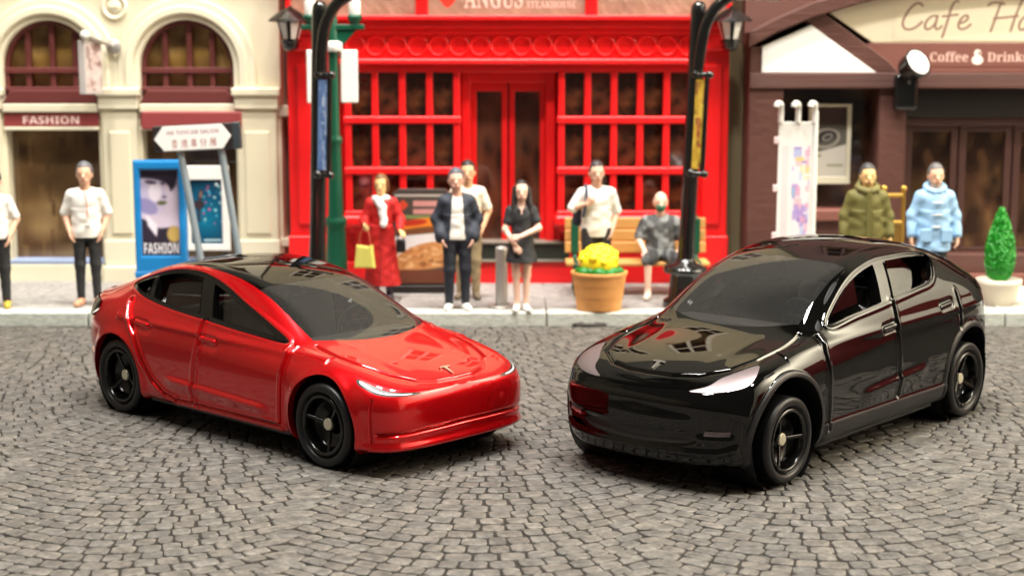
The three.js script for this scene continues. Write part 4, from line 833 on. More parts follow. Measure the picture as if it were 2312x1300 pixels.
{ // finger-post sign
  const t = thing('direction_sign', 'white arrow-ended direction sign on two leaning grey posts', 'sign', [-4.03, PAVE, -20.2]);
  const legs = [[[.13, 0], [-.18, 1.95]], [[.62, 0], [.34, 1.98]]];
  for (const [[a, b], [c, d]] of legs) part(t, 'post', rod([a, b, 0], [c, d, 0], .045, .045, 14), P.grey);
  const bd = sub(t, 'sign_board', [.06, 2.06, .02]); bd.rotation.z = .05;
  part(bd, 'case', box(-.56, .54, -.165, .165, -.06, .04, .02), std(srgb(40, 30, 30), .5));
  part(bd, 'case_end', box(.44, .55, -.17, .17, -.07, .05, .02), std(srgb(52, 60, 64), .4));
  part(bd, 'panel', prism([[-.54, 0], [-.42, .155], [.32, .155], [.43, 0], [.32, -.155], [-.42, -.155]], .02, .004).translate(0, 0, .045), std(srgb(240, 238, 234), .4));
  part(bd, 'lettering', sheet(-.4, .31, -.145, .145, .068), new THREE.MeshStandardMaterial({ roughness: .4, map: canvas(512, 210, (g, w, h) => {
    g.fillStyle = '#f0eeea'; g.fillRect(0, 0, w, h); g.fillStyle = '#a0767c'; g.font = 'bold 50px sans-serif'; g.textBaseline = 'middle'; g.save(); g.translate(16, 54); const k = 480 / g.measureText('HK TOYCAR SALON').width; g.scale(k, 1); g.fillText('HK TOYCAR SALON', 0, 0); g.restore();
    g.strokeStyle = '#96463c'; g.lineWidth = 6; g.lineCap = 'square';
    const S = (x, d) => { g.save(); g.translate(x, 112); g.stroke(new Path2D(d)); g.restore(); };
    S(52, 'M8 14 L56 14 M32 2 L32 40 M30 16 L6 38 M34 16 L58 38 M16 46 H48 V76 H16 Z M16 61 H48');                                                                            // xiang
    S(140, 'M6 10 L14 18 M2 32 L12 40 M2 74 L16 52 M22 16 H60 M18 30 H62 M32 4 V30 M48 4 V30 M24 46 L32 34 M56 46 L50 34 M28 46 H52 V58 H28 V76 H58 V66');                   // gang
    S(228, 'M8 12 H56 M14 24 H50 V54 H14 Z M14 39 H50 M4 64 H60 M32 2 V78');                                                                                                  // che
    S(316, 'M18 4 L4 34 M12 24 V78 M28 14 H56 L42 32 M24 42 H62 M43 32 V76 L32 70');                                                                                          // zai
    S(404, 'M8 6 H56 V22 H8 M8 6 V40 L2 76 M18 32 H56 M14 46 H60 M28 24 V46 M44 24 V46 M26 48 V74 L40 66 M36 50 L60 76 M56 54 L44 64');                                        // zhan
  }) }));
}
{ // menu board with a steak picture
  const t = thing('menu_board', 'standing menu board with a big steak picture beside the restaurant door', 'menu board', [-1.18, PAVE, -20.75]);
  part(t, 'frame', prism([[-.38, .1], [.38, .1], [.38, 1.3], [.3, 1.36], [-.3, 1.36], [-.38, 1.3]], .1, .015).translate(0, 0, -.06), std(srgb(66, 60, 56), .4));
  part(t, 'foot', [box(-.4, .4, 0, .1, -.18, .12, .015)], std(srgb(30, 22, 20), .5));
  part(t, 'poster', sheet(-.35, .35, .12, 1.3, .045), std(0xffffff, .4, { map: canvas(350, 590, (g, w, h) => {
    g.fillStyle = '#4c4640'; g.fillRect(0, 0, w, h);
    g.filter = 'blur(2px)';
    g.fillStyle = '#b8b0a8'; g.fillRect(0, 4, w, 16);
    g.fillStyle = '#d84a34'; g.save(); g.translate(54, 74); g.rotate(Math.PI / 4); g.fillRect(-26, -26, 52, 52); g.restore();
    g.fillStyle = '#d0948e'; g.fillRect(120, 46, 200, 38); g.fillRect(120, 100, 180, 34);
    g.fillStyle = '#7f8f58'; g.fillRect(20, 140, 320, 24);
    g.fillStyle = '#e8842c'; g.beginPath(); g.ellipse(190, 200, 170, 40, -.08, 0, 7); g.fill();
    g.fillStyle = '#c03820'; g.beginPath(); g.ellipse(120, 190, 90, 20, -.1, 0, 7); g.fill();
    g.fillStyle = '#7a4a2c'; g.beginPath(); g.ellipse(190, 240, 180, 22, -.1, 0, 7); g.fill();
    g.fillStyle = '#e6e2e0'; g.beginPath(); g.moveTo(0, 280); g.lineTo(350, 250); g.lineTo(350, 320); g.lineTo(120, 400); g.lineTo(0, 420); g.fill();
    g.fillStyle = '#c98a52'; g.beginPath(); g.moveTo(0, 430); g.bezierCurveTo(80, 330, 260, 300, 350, 320); g.lineTo(350, 480); g.lineTo(0, 520); g.fill();
    const r = rngOf(71); for (let i = 0; i < 70; i++) { g.fillStyle = ['#dba870', '#a8683a', '#e8bc88', '#8a5028'][i % 4]; g.globalAlpha = .6; g.beginPath(); g.ellipse(r() * 350, 350 + r() * 130, 6 + r() * 26, 4 + r() * 10, r() - .5, 0, 7); g.fill(); } g.globalAlpha = 1;
    g.fillStyle = '#6e3c28'; g.fillRect(0, 500, w, 90); g.filter = 'none';
  }) }));
}
{ // bollard
  const t = thing('steel_bollard', 'short steel bollard beside the woman in the black dress', 'bollard', [-.13, PAVE, -19.52]);
  part(t, 'foot_plate', lathe([[0, 0], [.17, 0], [.17, .025], [.1, .035]], 28), P.steel);
  part(t, 'post', lathe([[.075, .03], [.075, .52], [.07, .53], [.07, .545], [.075, .555], [.075, .72], [.068, .75], [.03, .762], [0, .765]], 28), P.steel);
}
{ // bench
  const t = thing('park_bench', 'wooden slatted bench with green iron ends before the bay window', 'bench', [1.63, PAVE, -20.72]);
  const slat = (y0, y1, z, tilt) => box(-.93, .93, y0, y1, z - .03, z + .03, .015).translate(0, 0, tilt);
  for (let i = 0; i < 3; i++) part(t, 'back_slat', slat(.5 + i * .155, .645 + i * .155, -.2 - i * .035, 0), P.wood);
  for (let i = 0; i < 3; i++) part(t, 'seat_slat', box(-.93, .93, .39, .435, -.13 + i * .16, .015 + i * .16, .012), P.wood);
  for (const x of [-.8, .8]) part(t, 'iron_end', [tube([[x, .0, .34], [x, .2, .26], [x, .4, .33], [x, .42, .1], [x, .43, -.17], [x, .7, -.22], [x, .98, -.3]], .035, 40), tube([[x, 0, -.3], [x, .2, -.2], [x, .42, -.16]], .035, 20), box(x - .05, x + .05, .5, .96, -.19, -.15, .01).rotateX(0)], P.green);
}
{ // flower pot
  const t = thing('flower_pot', 'terracotta pot of bright yellow flowers on the kerb', 'flower pot', [1.07, PAVE, -19.36]);
  part(t, 'pot', lathe([[0, 0], [.27, 0], [.275, .02], [.292, .16], [.297, .165], [.312, .3], [.317, .305], [.333, .42], [.345, .43], [.35, .47], [.33, .475], [.32, .45], [.3, .4], [0, .4]], 40), P.terracotta);
  const r = rngOf(61), bump = (n, rad, y0, ys, size, seed) => { const out = []; for (let i = 0; i < n; i++) { const a = i * 2.4, k = Math.sqrt((i + .5) / n); out.push(ball(Math.cos(a) * rad * k, y0 + ys * Math.sqrt(Math.max(0, 1 - k * k)), Math.sin(a) * rad * k, size * (.8 + r() * .4), 1, .8, 1)); } return out; };
  part(t, 'leaves', [...bump(26, .25, .46, .03, .075)], phy(srgb(16, 116, 34), .45));
  part(t, 'flower_head', [ball(0, .58, 0, .235, 1.02, .92, 1.02), ...bump(34, .215, .57, .19, .06)], phy(srgb(250, 226, 34), .5));
}
{ // clipped conifer in a white pot
  const t = thing('clipped_conifer', 'bright green pointed conifer in a white pot before the cafe', 'potted tree', [6.1, PAVE, -19.75]);
  part(t, 'pot', lathe([[0, 0], [.2, 0], [.26, .25], [.28, .26], [.28, .32], [.25, .325], [.23, .27], [0, .26]], 32), std(srgb(226, 214, 196), .6));
  const prof = [[.08, .3], [.14, .36], [.172, .5], [.178, .66], [.15, .84], [.1, 1.0], [.06, 1.12], [.02, 1.2], [0, 1.22]], rad = (y) => { let i = 0; while (i < prof.length - 2 && y > prof[i + 1][1]) i++; return lerp(prof[i][0], prof[i + 1][0], clamp((y - prof[i][1]) / (prof[i + 1][1] - prof[i][1]))); };
  const g = [lathe(prof.map(([a, b]) => [a * .92, b]), 28)], r = rngOf(8);
  for (let i = 0; i < 620; i++) { const y = .31 + .9 * (i / 620), a = i * 2.39996, q = rad(y); g.push(new THREE.TetrahedronGeometry(.018 + r() * .01).rotateY(r() * 6).translate(Math.cos(a) * q, y, Math.sin(a) * q)); }
  part(t, 'crown', g, std(srgb(22, 142, 24), .55));
}
{ // banner flag
  const t = thing('banner_flag', 'tall white banner flag with a coloured strip beside the cafe window', 'banner', [3.62, PAVE, -20.3]);
  for (const x of [-.21, .01, .22]) part(t, 'hook', tube([[x, 2.24, 0], [x, 2.4, 0], [x - .01, 2.47, .03], [x - .06, 2.48, .06], [x - .07, 2.44, .07]], .036, 20), P.white);
  part(t, 'cloth', box(-.235, .2, .12, 2.25, -.012, .012, .01), P.white);
  part(t, 'pole', rod([.235, .02, 0], [.235, 2.38, 0], .034), P.white);
  part(t, 'base', lathe([[0, 0], [.26, 0], [.26, .05], [.1, .09], [0, .1]], 28).translate(.1, 0, 0), P.white);
  for (const y of [.75, 1.36, 1.97, 2.1].slice(0, 3)) part(t, 'tab', box(-.29, -.22, y, y + .09, -.02, .02, .01), std(srgb(232, 206, 206), .5));
  part(t, 'printed_strip', sheet(-.06, .17, .3, 1.95, .0145), std(0xffffff, .5, { map: canvas(96, 512, (g, w, h) => {
    g.fillStyle = '#e6e0e2'; g.fillRect(0, 0, w, h); g.filter = 'blur(2px)'; const r = rngOf(19), c = ['#a58cc8', '#e8c07a', '#7c64b4', '#b8c4e0', '#e8b0b8', '#8ab4d0', '#d8a0b8', '#f0d49a'];
    for (let i = 0; i < 60; i++) { g.fillStyle = c[Math.floor(r() * c.length)]; g.globalAlpha = .8; g.fillRect(r() * w, r() * h, 10 + r() * 36, 8 + r() * 34); } g.filter = 'none';
  }) }));
  part(t, 'printed_line', sheet(-.19, -.1, .3, 1.95, .0145), std(srgb(228, 212, 212), .5));
}
{ // poster in the cafe window
  const t = thing('cafe_poster', 'framed poster of a coffee cup in the cafe window', 'poster', [4.3, 1.5, -21.62]);
  part(t, 'frame', prism([[-.3, 0], [.28, 0], [.28, 1.08], [-.3, 1.08]], .05, .01, [[[-.26, .1], [.22, .1], [.22, 1.04], [-.26, 1.04]]]), std(srgb(214, 208, 184), .5));
  part(t, 'poster', sheet(-.27, .23, .09, 1.05, .025), std(0xffffff, .4, { map: canvas(256, 490, (g, w, h) => {
    g.fillStyle = '#3c2622'; g.fillRect(0, 0, w, h); g.filter = 'blur(3px)';
    g.fillStyle = '#5c5850'; g.fillRect(0, 130, w, 200); g.fillStyle = '#c8c4ba'; g.beginPath(); g.moveTo(0, 330); g.lineTo(256, 260); g.lineTo(256, 500); g.lineTo(0, 500); g.fill();
    g.strokeStyle = '#a8a298'; g.lineWidth = 14; g.beginPath(); g.ellipse(110, 220, 90, 60, -.2, 0, 7); g.stroke(); g.fillStyle = '#2e2a28'; g.beginPath(); g.ellipse(110, 210, 70, 38, -.2, 0, 7); g.fill(); g.strokeStyle = '#d8d4cc'; g.lineWidth = 6; g.beginPath(); g.ellipse(120, 214, 34, 18, -.4, 0, 7); g.stroke();
    g.fillStyle = '#8e8c6e'; g.fillRect(20, 330, 60, 20); g.fillRect(120, 400, 110, 14); g.filter = 'none';
  }) }));
}
{ // spot lamp fixed to the cafe front
  const t = thing('cafe_spot_lamp', 'black spot lamp with a white lens fixed on the cafe beam', 'spot lamp', [5.24, 2.93, -21.05]);
  t.rotation.z = 0;
  part(t, 'bracket', [box(-.2, .12, -.42, .06, -.25, -.06, .06), rod([-.02, -.1, -.16], [-.02, .08, .05], .05)], P.black);
  const head = sub(t, 'lamp_head', [0, .16, .06]); head.rotation.set(-.55, .45, 0);
  part(head, 'housing', lathe([[0, -.2], [.1, -.19], [.17, -.1], [.19, .06], [.2, .1], [.175, .11]], 28).rotateX(Math.PI / 2), P.black);
  part(head, 'lens', lathe([[0, .135], [.09, .128], [.16, .115], [.18, .09]], 28).rotateX(Math.PI / 2), phy(srgb(246, 246, 246), .25));
}
{ // dark drain mouth at the foot of the kerb
  const t = thing('drain_cover', 'dark half-round drain cover against the kerb below the flower pot', 'drain cover', [.94, .002, -19.02]);
  part(t, 'plate', new THREE.CylinderGeometry(.2, .21, .02, 32).scale(1, 1, .45).translate(0, .008, 0), std(srgb(60, 56, 50), .6));
  part(t, 'rim', new THREE.TorusGeometry(.2, .012, 8, 36).rotateX(Math.PI / 2).scale(1, 1, .45).translate(0, .018, 0), std(srgb(52, 50, 46), .5));
}
{ // brass queue rail by the cafe post
  const t = thing('brass_stand', 'small brass barrier stand behind the man in the olive parka', 'stand', [5.02, PAVE, -20.9]), brass = std(srgb(196, 156, 74), .32, { metalness: .85 });
  for (const x of [-.13, .13]) part(t, 'upright', [rod([x, .02, 0], [x, 1.32, 0], .028), ball(x, 1.35, 0, .045), lathe([[0, 0], [.1, 0], [.1, .02], [.03, .05]], 20).translate(x, 0, 0)], brass);
  for (const y of [.9, 1.26]) part(t, 'cross_rail', rod([-.13, y, 0], [.13, y, 0], .03), brass);
  part(t, 'infill_panel', box(-.11, .11, .2, .86, -.012, .012, .005), std(srgb(132, 100, 44), .45, { metalness: .5 }));
}
// ---------------------------------------------------------------- figures: blended limbs meshed as one skin, clothes as skins of their own over it
const cap = (a, b, ra, rb = ra) => ({ k: 0, a, b, ra, rb });
const ell = (c, r) => ({ k: 1, a: c, r });
const flare = (y0, y1, r0, r1, z0, z1, cx = 0, cz = 0) => ({ k: 2, y0, y1, r0, r1, z0, z1, cx, cz });   // r, z half-widths at the bottom (0) and the top (1)
function dist(p, x, y, z) {
  if (p.k === 0) {
    const dx = p.b[0] - p.a[0], dy = p.b[1] - p.a[1], dz = p.b[2] - p.a[2], L = dx * dx + dy * dy + dz * dz || 1e-9;
    const t = clamp(((x - p.a[0]) * dx + (y - p.a[1]) * dy + (z - p.a[2]) * dz) / L);
    return Math.hypot(x - p.a[0] - dx * t, y - p.a[1] - dy * t, z - p.a[2] - dz * t) - lerp(p.ra, p.rb, t);
  }
  if (p.k === 1) { const q = Math.hypot((x - p.a[0]) / p.r[0], (y - p.a[1]) / p.r[1], (z - p.a[2]) / p.r[2]); return (q - 1) * Math.min(p.r[0], p.r[1], p.r[2]); }
  const t = clamp((y - p.y0) / (p.y1 - p.y0)), rx = lerp(p.r0, p.r1, t), rz = lerp(p.z0, p.z1, t);
  return Math.max((Math.hypot((x - p.cx) / rx, (z - p.cz) / rz) - 1) * Math.min(rx, rz), p.y0 - y, y - p.y1);
}
function skin(prims, { k = .03, cell = .014, cutters = [], wrinkle = 0, color } = {}) {
  const f = (x, y, z) => {
    let d = 1e9;
    for (const p of prims) { const e = dist(p, x, y, z), h = clamp(.5 + .5 * (e - d) / k); d = d > 1e8 ? e : lerp(e, d, h) - k * h * (1 - h); }
    if (wrinkle) d += wrinkle * (Math.sin(x * 31 + y * 22 + Math.sin(y * 17) * 2) * .5 + Math.sin(y * 41 - x * 19 + z * 23) * .5);
    for (const c of cutters) d = Math.max(d, c(x, y, z));
    return d;
  };
  const lo = [1e9, 1e9, 1e9], hi = [-1e9, -1e9, -1e9];
  for (const p of prims) {
    const B = p.k === 0 ? [[0, 1, 2].map((i) => Math.min(p.a[i] - p.ra, p.b[i] - p.rb)), [0, 1, 2].map((i) => Math.max(p.a[i] + p.ra, p.b[i] + p.rb))] : p.k === 1 ? [p.a.map((v, i) => v - p.r[i]), p.a.map((v, i) => v + p.r[i])] : [[p.cx - Math.max(p.r0, p.r1), p.y0, p.cz - Math.max(p.z0, p.z1)], [p.cx + Math.max(p.r0, p.r1), p.y1, p.cz + Math.max(p.z0, p.z1)]];
    for (let i = 0; i < 3; i++) { lo[i] = Math.min(lo[i], B[0][i]); hi[i] = Math.max(hi[i], B[1][i]); }
  }
  const n = lo.map((v, i) => Math.ceil((hi[i] - v + .05 + 2 * cell) / cell) + 1), o = lo.map((v) => v - .025 - cell);
  const V = new Float32Array(n[0] * n[1] * n[2]), id = (i, j, l) => (l * n[1] + j) * n[0] + i;
  for (let l = 0; l < n[2]; l++) for (let j = 0; j < n[1]; j++) for (let i = 0; i < n[0]; i++) V[id(i, j, l)] = f(o[0] + i * cell, o[1] + j * cell, o[2] + l * cell);
  const vert = new Int32Array(V.length).fill(-1), pos = [], nor = [], col = [], idx = [], E = [[0, 1], [2, 3], [4, 5], [6, 7], [0, 2], [1, 3], [4, 6], [5, 7], [0, 4], [1, 5], [2, 6], [3, 7]];
  for (let l = 0; l + 1 < n[2]; l++) for (let j = 0; j + 1 < n[1]; j++) for (let i = 0; i + 1 < n[0]; i++) {
    const c = [0, 1, 2, 3, 4, 5, 6, 7].map((q) => V[id(i + (q & 1), j + ((q >> 1) & 1), l + (q >> 2))]);
    let m = 0; for (const v of c) if (v < 0) m++;
    if (m === 0 || m === 8) continue;
    let sx = 0, sy = 0, sz = 0, k2 = 0;
    for (const [a, b] of E) if (c[a] < 0 !== c[b] < 0) { const t = c[a] / (c[a] - c[b]); sx += lerp(a & 1, b & 1, t); sy += lerp((a >> 1) & 1, (b >> 1) & 1, t); sz += lerp(a >> 2, b >> 2, t); k2++; }
    const x = o[0] + (i + sx / k2) * cell, y = o[1] + (j + sy / k2) * cell, z = o[2] + (l + sz / k2) * cell, e = cell * .6;
    const g = [f(x + e, y, z) - f(x - e, y, z), f(x, y + e, z) - f(x, y - e, z), f(x, y, z + e) - f(x, y, z - e)], gl = Math.hypot(...g) || 1;
    vert[id(i, j, l)] = pos.length / 3; pos.push(x, y, z); nor.push(g[0] / gl, g[1] / gl, g[2] / gl);
    if (color) col.push(...color(x, y, z));
  }
  const quad = (a, b, c, d, flip) => { if (a < 0 || b < 0 || c < 0 || d < 0) return; if (flip) idx.push(a, c, b, a, d, c); else idx.push(a, b, c, a, c, d); };
  for (let l = 1; l + 1 < n[2]; l++) for (let j = 1; j + 1 < n[1]; j++) for (let i = 1; i + 1 < n[0]; i++) {
    const s = V[id(i, j, l)] < 0;
    if (s !== V[id(i + 1, j, l)] < 0) quad(vert[id(i, j - 1, l - 1)], vert[id(i, j, l - 1)], vert[id(i, j, l)], vert[id(i, j - 1, l)], !s);
    if (s !== V[id(i, j + 1, l)] < 0) quad(vert[id(i - 1, j, l - 1)], vert[id(i - 1, j, l)], vert[id(i, j, l)], vert[id(i, j, l - 1)], !s);
    if (s !== V[id(i, j, l + 1)] < 0) quad(vert[id(i - 1, j - 1, l)], vert[id(i, j - 1, l)], vert[id(i, j, l)], vert[id(i - 1, j, l)], !s);
  }
  const g = new THREE.BufferGeometry();
  g.setAttribute('position', new THREE.Float32BufferAttribute(pos, 3)); g.setAttribute('normal', new THREE.Float32BufferAttribute(nor, 3));
  if (color) g.setAttribute('color', new THREE.Float32BufferAttribute(col, 3));
  g.setIndex(idx);
  return g;
}
const V3 = (a) => new THREE.Vector3(...a), mid3 = (a, b, t) => a.map((v, i) => lerp(v, b[i], t));
function handPrims(w, dir, palm, curl, thumb) {               // palm, four bent fingers of different lengths and a thumb from its side
  const d = V3(dir).normalize(), n = V3(palm); n.sub(d.clone().multiplyScalar(n.dot(d))).normalize();
  const s = d.clone().cross(n).multiplyScalar(thumb), W = V3(w), P = (a, b, c) => W.clone().addScaledVector(d, a).addScaledVector(s, b).addScaledVector(n, c), out = [];
  const L = [.072, .08, .076, .06];
  for (let i = 0; i < 4; i++) {
    const off = .03 - i * .02, k = P(.09 - Math.abs(i - 1.2) * .004, off, 0), t = (a) => d.clone().multiplyScalar(Math.cos(a)).addScaledVector(n, Math.sin(a));
    out.push(cap(P(.0, off * .55, 0).toArray(), k.toArray(), .016, .014));
    const j1 = k.clone().addScaledVector(t(curl), L[i] * .5), j2 = j1.clone().addScaledVector(t(curl * 2.1), L[i] * .3), j3 = j2.clone().addScaledVector(t(curl * 2.9), L[i] * .22);
    out.push(cap(k.toArray(), j1.toArray(), .0105, .0095), cap(j1.toArray(), j2.toArray(), .0095, .009), cap(j2.toArray(), j3.toArray(), .009, .0075));
  }
  const a = P(.025, .028, .004), b = P(.058, .05, .018), c = P(.086, .052, .03);
  out.push(cap(a.toArray(), b.toArray(), .016, .012), cap(b.toArray(), c.toArray(), .0115, .009));
  return out;
}
const cloth = (c, rough = .7) => std(c, rough);
function person(o) {
  const t = thing('person', o.label, 'person', [o.x, o.y ?? PAVE, o.z], o.turn ?? 0);
  const s = (o.h ?? 1.72) / 1.75;
  t.scale.setScalar(K * s);
  const T = o.torso ?? [0, 0, 0], up = (p) => [p[0] + T[0], p[1] + T[1], p[2] + T[2]], wide = o.wide ?? 1;
  const leg = o.legs ?? [[.095, .52, .01], [.1, .085, -.02]], legX = (p, m) => [p[0] * m, p[1], p[2]];
  const hip = (m) => up([.088 * m, .93, 0]), knee = (m) => legX((o.legsR && m < 0 ? o.legsR : leg)[0], m), ank = (m) => legX((o.legsR && m < 0 ? o.legsR : leg)[1], m);
  const toe = (m) => { const a = ank(m); return [a[0] + .035 * m, .035, a[2] + .165]; };
  const sh = (m) => up([.165 * m * wide, 1.385, -.005]), el = (m) => up((m > 0 ? o.armL : o.armR)[0]), wr = (m) => up((m > 0 ? o.armL : o.armR)[1]);
  const skinC = (o.skin ?? [.64, .38, .26]).map((v) => Math.min(.85, v * 1.18)), hy = 1.635, hx = o.tilt ?? 0;
  const torsoP = (g, gz = g) => [ell(up([0, .95, 0]), [.15 * wide + g, .12 + g, .1 + gz]), ell(up([0, 1.12, .008]), [.135 * wide + g, .17 + g, .095 + gz]), ell(up([0, 1.3, 0]), [.16 * wide + g, .17 + g, .108 + gz]), cap(up([-.135 * wide, 1.385, -.005]), up([.135 * wide, 1.385, -.005]), .052 + g * .8), cap(up([0, 1.44, -.015]), up([.12 * wide, 1.4, -.01]), .042 + g * .6, .04 + g * .6), cap(up([0, 1.44, -.015]), up([-.12 * wide, 1.4, -.01]), .042 + g * .6, .04 + g * .6)];
  const armP = (g, to = 1) => [1, -1].flatMap((m) => (to <= 1 ? [cap(sh(m), mid3(sh(m), el(m), to), .052 + g, lerp(.052, .042, to) + g * 1.05)] : [cap(sh(m), el(m), .052 + g, .042 + g), cap(el(m), mid3(el(m), wr(m), to - 1), .042 + g, lerp(.042, .03, to - 1) + g)]));
  const legP = (g, to = 2) => [1, -1].flatMap((m) => (to <= 1 ? [cap(hip(m), mid3(hip(m), knee(m), to), .082 + g, lerp(.082, .058, to) + g)] : [cap(hip(m), knee(m), .082 + g, .058 + g), cap(knee(m), mid3(knee(m), ank(m), to - 1), .056 + g, lerp(.056, .038, to - 1) + g)]));
  const footP = (g) => [1, -1].flatMap((m) => [cap(ank(m), [ank(m)[0], .04, ank(m)[2] - .03], .038 + g, .036 + g), cap([ank(m)[0], .036, ank(m)[2] - .02], toe(m), .034 + g, .03 + g)]);
  const flesh = () => skinC;
  const body = skin([...torsoP(0), ...armP(0, 2), ...legP(0), ...footP(0), cap(up([0, 1.42, -.005]), up([hx * .5, 1.55, .012]), .056, .052)], { color: flesh });
  const H = (p) => up([p[0] + hx, p[1], p[2]]);
  const eye = [.5, .5, .5], face = (x, y, z) => {
    const a = x - T[0] - hx, b = y - T[1], c = z - T[2];
    if (c > .06) {
      if (Math.hypot((Math.abs(a) - .031) / .011, (b - hy + .002) / .006) < 1) return [.4, .25, .19];
      if (Math.hypot(a / .026, (b - 1.568) / .008) < 1) return [.55, .2, .16];
    }
    if (o.stubble && b < 1.585 && c > .02) return skinC.map((v) => v * .8);
    return skinC;
  };
  const head = skin([cap(up([0, 1.46, 0]), H([0, 1.56, .012]), .056, .05), ell(H([0, 1.645, .008]), [.079, .109, .096]), ell(H([0, 1.575, .035]), [.056, .058, .06]), cap(H([0, 1.64, .094]), H([0, 1.606, .112]), .01, .016), cap(H([-.035, 1.658, .088]), H([.035, 1.658, .088]), .006), ell(H([0, 1.567, .09]), [.026, .012, .012]), ell(H([.077, 1.622, .0]), [.012, .03, .02]), ell(H([-.077, 1.622, .0]), [.012, .03, .02])], { k: .016, cell: .0075, color: face });
  const big = (g) => { const c = H([0, 1.53, .01]); return g.translate(-c[0], -c[1], -c[2]).scale(1.17, 1.17, 1.17).translate(...c); };
  big(head);
  const hands = [1, -1].map((m) => { const A = m > 0 ? o.armL : o.armR; return skin([cap(mid3(el(m), wr(m), .8), wr(m), .032, .026), ...handPrims(wr(m), A[2] ?? [0, -1, .1], A[3] ?? [-m, 0, 0], A[4] ?? .3, A[5] ?? m)], { k: .008, cell: .007, color: flesh }); });
  const all = mergeGeometries([body, head, ...hands].map((g) => g.toNonIndexed()));
  part(t, 'body', all, std(0xffffff, .6, { vertexColors: true }));
  if (o.hair) {
    const front = o.fringe ?? .05, P = [ell(H([0, 1.658, -.004]), [.088, .112, .105])], cut = [(x, y, z) => { const b = y - T[1], c = z - T[2]; return Math.min(c - front + (b < 1.66 ? (1.66 - b) * .75 : 0), 1.705 + .0 - b) * .9; }, (x, y, z) => (1.56 - (y - T[1])) * .9];
    if (o.hair === 'long') { P.push(ell(H([0, 1.56, -.04]), [.112, .18, .075]), cap(H([.078, 1.66, .01]), H([.108, 1.38, .05]), .036, .032), cap(H([-.078, 1.66, .01]), H([-.104, 1.4, .05]), .036, .026)); cut.pop(); cut[0] = (x, y, z) => { const b = y - T[1], c = z - T[2], a = Math.abs(x - T[0] - hx); return b < 1.72 && a < .062 ? c - .04 : -1; }; }
    if (o.hair === 'bob') { P.push(ell(H([0, 1.61, -.03]), [.098, .12, .09])); cut.pop(); cut[0] = (x, y, z) => { const b = y - T[1], c = z - T[2], a = Math.abs(x - T[0] - hx); return b < 1.7 && a < .064 ? c - .035 : -1; }; }
    part(t, 'hair', big(skin(P, { k: .02, cell: .009, cutters: cut, wrinkle: .002 })), cloth(o.hairColor ?? lin(.018, .015, .014), .5));
  }
  o.wear({ t, up, sh, el, wr, hip, knee, ank, torsoP, armP, legP, footP, H, wide, T, big });
  return t;
}
const above = (h) => (x, y) => h - y, below = (h) => (x, y) => y - h;
const pocket = (m, z = .06) => [[.265 * m, 1.15, -.035], [.205 * m, .955, z], [-.25 * m, -1, .25], [-m, 0, 0], .25];
const sideArm = (m) => [[.262 * m, 1.15, -.02], [.285 * m, .91, .05], [.02 * m, -1, .2], [-m, 0, 0], .35];
const trousers = (q, c, g = .016, w = 1.03) => part(q.t, 'trousers', skin([...q.torsoP(.012).slice(0, 1), ...q.legP(g, 1.97)], { k: .03, cutters: [below(w)], wrinkle: .003 }), cloth(c));
const shoes = (q, c) => part(q.t, 'shoes', skin(q.footP(.011), { k: .02, cell: .01, cutters: [below(.105), (x, y) => .004 - y] }), cloth(c, .5));
const tee = (q, c, { hem = .86, g = .021, sleeve = .8, name = 'shirt', more = {}, mat } = {}) => part(q.t, name, skin([...q.torsoP(g), ...q.armP(g * .95, sleeve), flare(hem + q.T[1] - .05, 1.2 + q.T[1], .178 * q.wide, .155 * q.wide, .125, .115, q.T[0], q.T[2])], { k: .04, cutters: [(x, y) => hem + q.T[1] - y, (x, y, z) => (Math.hypot(x - q.T[0], (z - q.T[2] - .01) * .9) < .066 && y - q.T[1] > 1.38 ? 1 : -1) * .02 - 0], wrinkle: .0035, ...more }), mat ?? cloth(c));
const white = srgb(238, 234, 226);

person({ label: 'man in white T-shirt and black trousers cut off by the picture edge', x: -6.36, z: -19.5, h: 1.66, turn: .1, armL: pocket(1, .09), armR: pocket(-1), hair: 'short', skin: [.66, .38, .25],
  wear(q) { tee(q, white, { hem: .9 }); trousers(q, lin(.016, .016, .017)); shoes(q, srgb(196, 168, 60)); } });
person({ label: 'man in long white T-shirt and slim black trousers before the fashion window', x: -5.28, z: -19.66, h: 1.74, turn: .12, armL: pocket(1), armR: pocket(-1), hair: 'short', hairColor: lin(.12, .12, .135), skin: [.64, .37, .25], wide: 1.06,
  wear(q) { tee(q, white, { hem: .86, sleeve: .92 }); trousers(q, lin(.016, .016, .017), .01); shoes(q, srgb(206, 150, 116)); part(q.t, 'lanyard', tube([[.0, 1.44, .1], [.035, 1.3, .146], [.04, 1.12, .146]], .006, 16), cloth(srgb(214, 120, 90))); part(q.t, 'shirt_print', box(.0, .06, 1.0, 1.02, .135, .145, .003), cloth(srgb(150, 140, 140))); } });
